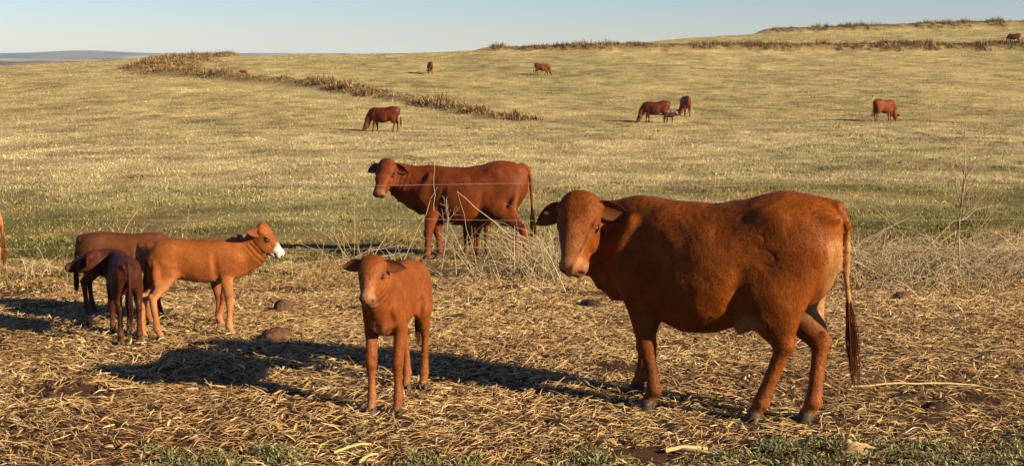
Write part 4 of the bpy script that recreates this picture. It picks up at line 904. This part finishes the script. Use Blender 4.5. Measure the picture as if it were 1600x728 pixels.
def lying_stalk(px0, py0, px1, py1, r0, label, mat=M_STRAW, lift=.02, c=(.62, .45, .20)):
    a, b = G(px0, py0), G(px1, py1); a[2] += lift; b[2] += lift * 1.3; P = stalk_path(a, b, .015, 9, .03); V, F_ = tube_arrays([P], [np.linspace(r0, r0 * .7, 9)], 6)
    ctr = (a + b) / 2; o = mesh_obj('lying_stalk', V - ctr, F_, mat, None, np.tile(c, (len(V), 1))); o.location = ctr; return tag(o, label, 'maize stalk')
lying_stalk(522, 712, 580, 700, .008, 'curved pale stalk lying in the weeds below the centre calf')
lying_stalk(1040, 709, 1105, 708, .014, 'thick golden maize stalk lying along the bottom edge')
lying_stalk(1055, 707, 1130, 722, .014, 'second maize stalk slanting down right of the first')
lying_stalk(1330, 608, 1530, 607, .007, 'long thin pale stalk lying in the straw right of the tail')
lying_stalk(560, 728, 590, 716, .009, 'short pale stalk at the bottom below the centre calf')
lying_stalk(1480, 608, 1600, 620, .006, 'thin stalk lying near the right edge')
def husk(px, py, label, sc=1.0, n=16):
    c = G(px, py); Vs, Fs, Cs, b = [], [], [], 0
    for i in range(n):
        a = -.3 + 1.9 * i / n + rng.normal(0, .1); L = sc * rng.uniform(.13, .24); w = sc * rng.uniform(.007, .014); m = 8
        for layer in (0, 1):
            for j in range(m):
                t = j / (m - 1); q = c + np.array([math.cos(a) * L * t * .9, rng.normal(0, .002) + .03 * i / n, .01 + L * .55 * math.sin(t * 2.3) * math.sin(a * .8 + .3) + .012 * layer * 0 - .003 * layer]); ww = w * math.sin(math.pi * min(1, .15 + .85 * t)) + .002
                for k_ in (-1, 0, 1): Vs.append(q + np.array([0.15 * k_ * ww, k_ * ww * .6, -abs(k_) * ww * .4 + k_ * ww * .55])); Cs.append(np.array((.40, .28, .13)) * (.8 + .4 * rng.random()))
        for layer in (0, 1):
            for j in range(m - 1):
                for k_ in (0, 1): o = b + layer * m * 3 + j * 3 + k_; Fs.append((o, o + 1, o + 4, o + 3) if layer else (o, o + 3, o + 4, o + 1))
        b += 2 * m * 3
    V = np.array(Vs) - c; o = mesh_obj('maize_husk', V, np.array(Fs), M_STRAW, None, np.array(Cs)); o.location = c; return tag(o, label, 'husk')
husk(1312, 715, 'pale open maize husk lying at the bottom right among the weeds')

# ------------------------------------------------------------------ air
def haze_box():
    lo, hi = (-9600, -60, -90), (9600, 8300, 26)
    V = [(x, y, z) for x in (lo[0], hi[0]) for y in (lo[1], hi[1]) for z in (lo[2], hi[2])]
    F_ = [(0, 1, 3, 2), (4, 6, 7, 5), (0, 4, 5, 1), (2, 3, 7, 6), (0, 2, 6, 4), (1, 5, 7, 3)]
    m = bpy.data.materials.new('haze'); m.use_nodes = True; nt = m.node_tree; nt.nodes.remove(nt.nodes['Principled BSDF']); v = nt.nodes.new('ShaderNodeVolumePrincipled')
    v.inputs['Color'].default_value = (.55, .74, 1, 1); v.inputs['Density'].default_value = .00008; v.inputs['Anisotropy'].default_value = 0.0
    nt.links.new(v.outputs[0], nt.nodes['Material Output'].inputs['Volume'])
    tag(mesh_obj('haze', V, [np.array(F_)], m, None, smooth=False), kind='stuff')
haze_box()
print('tris', sum(len(o.data.loop_triangles) if o.type == 'MESH' and not o.data.calc_loop_triangles() else 0 for o in scene.objects))
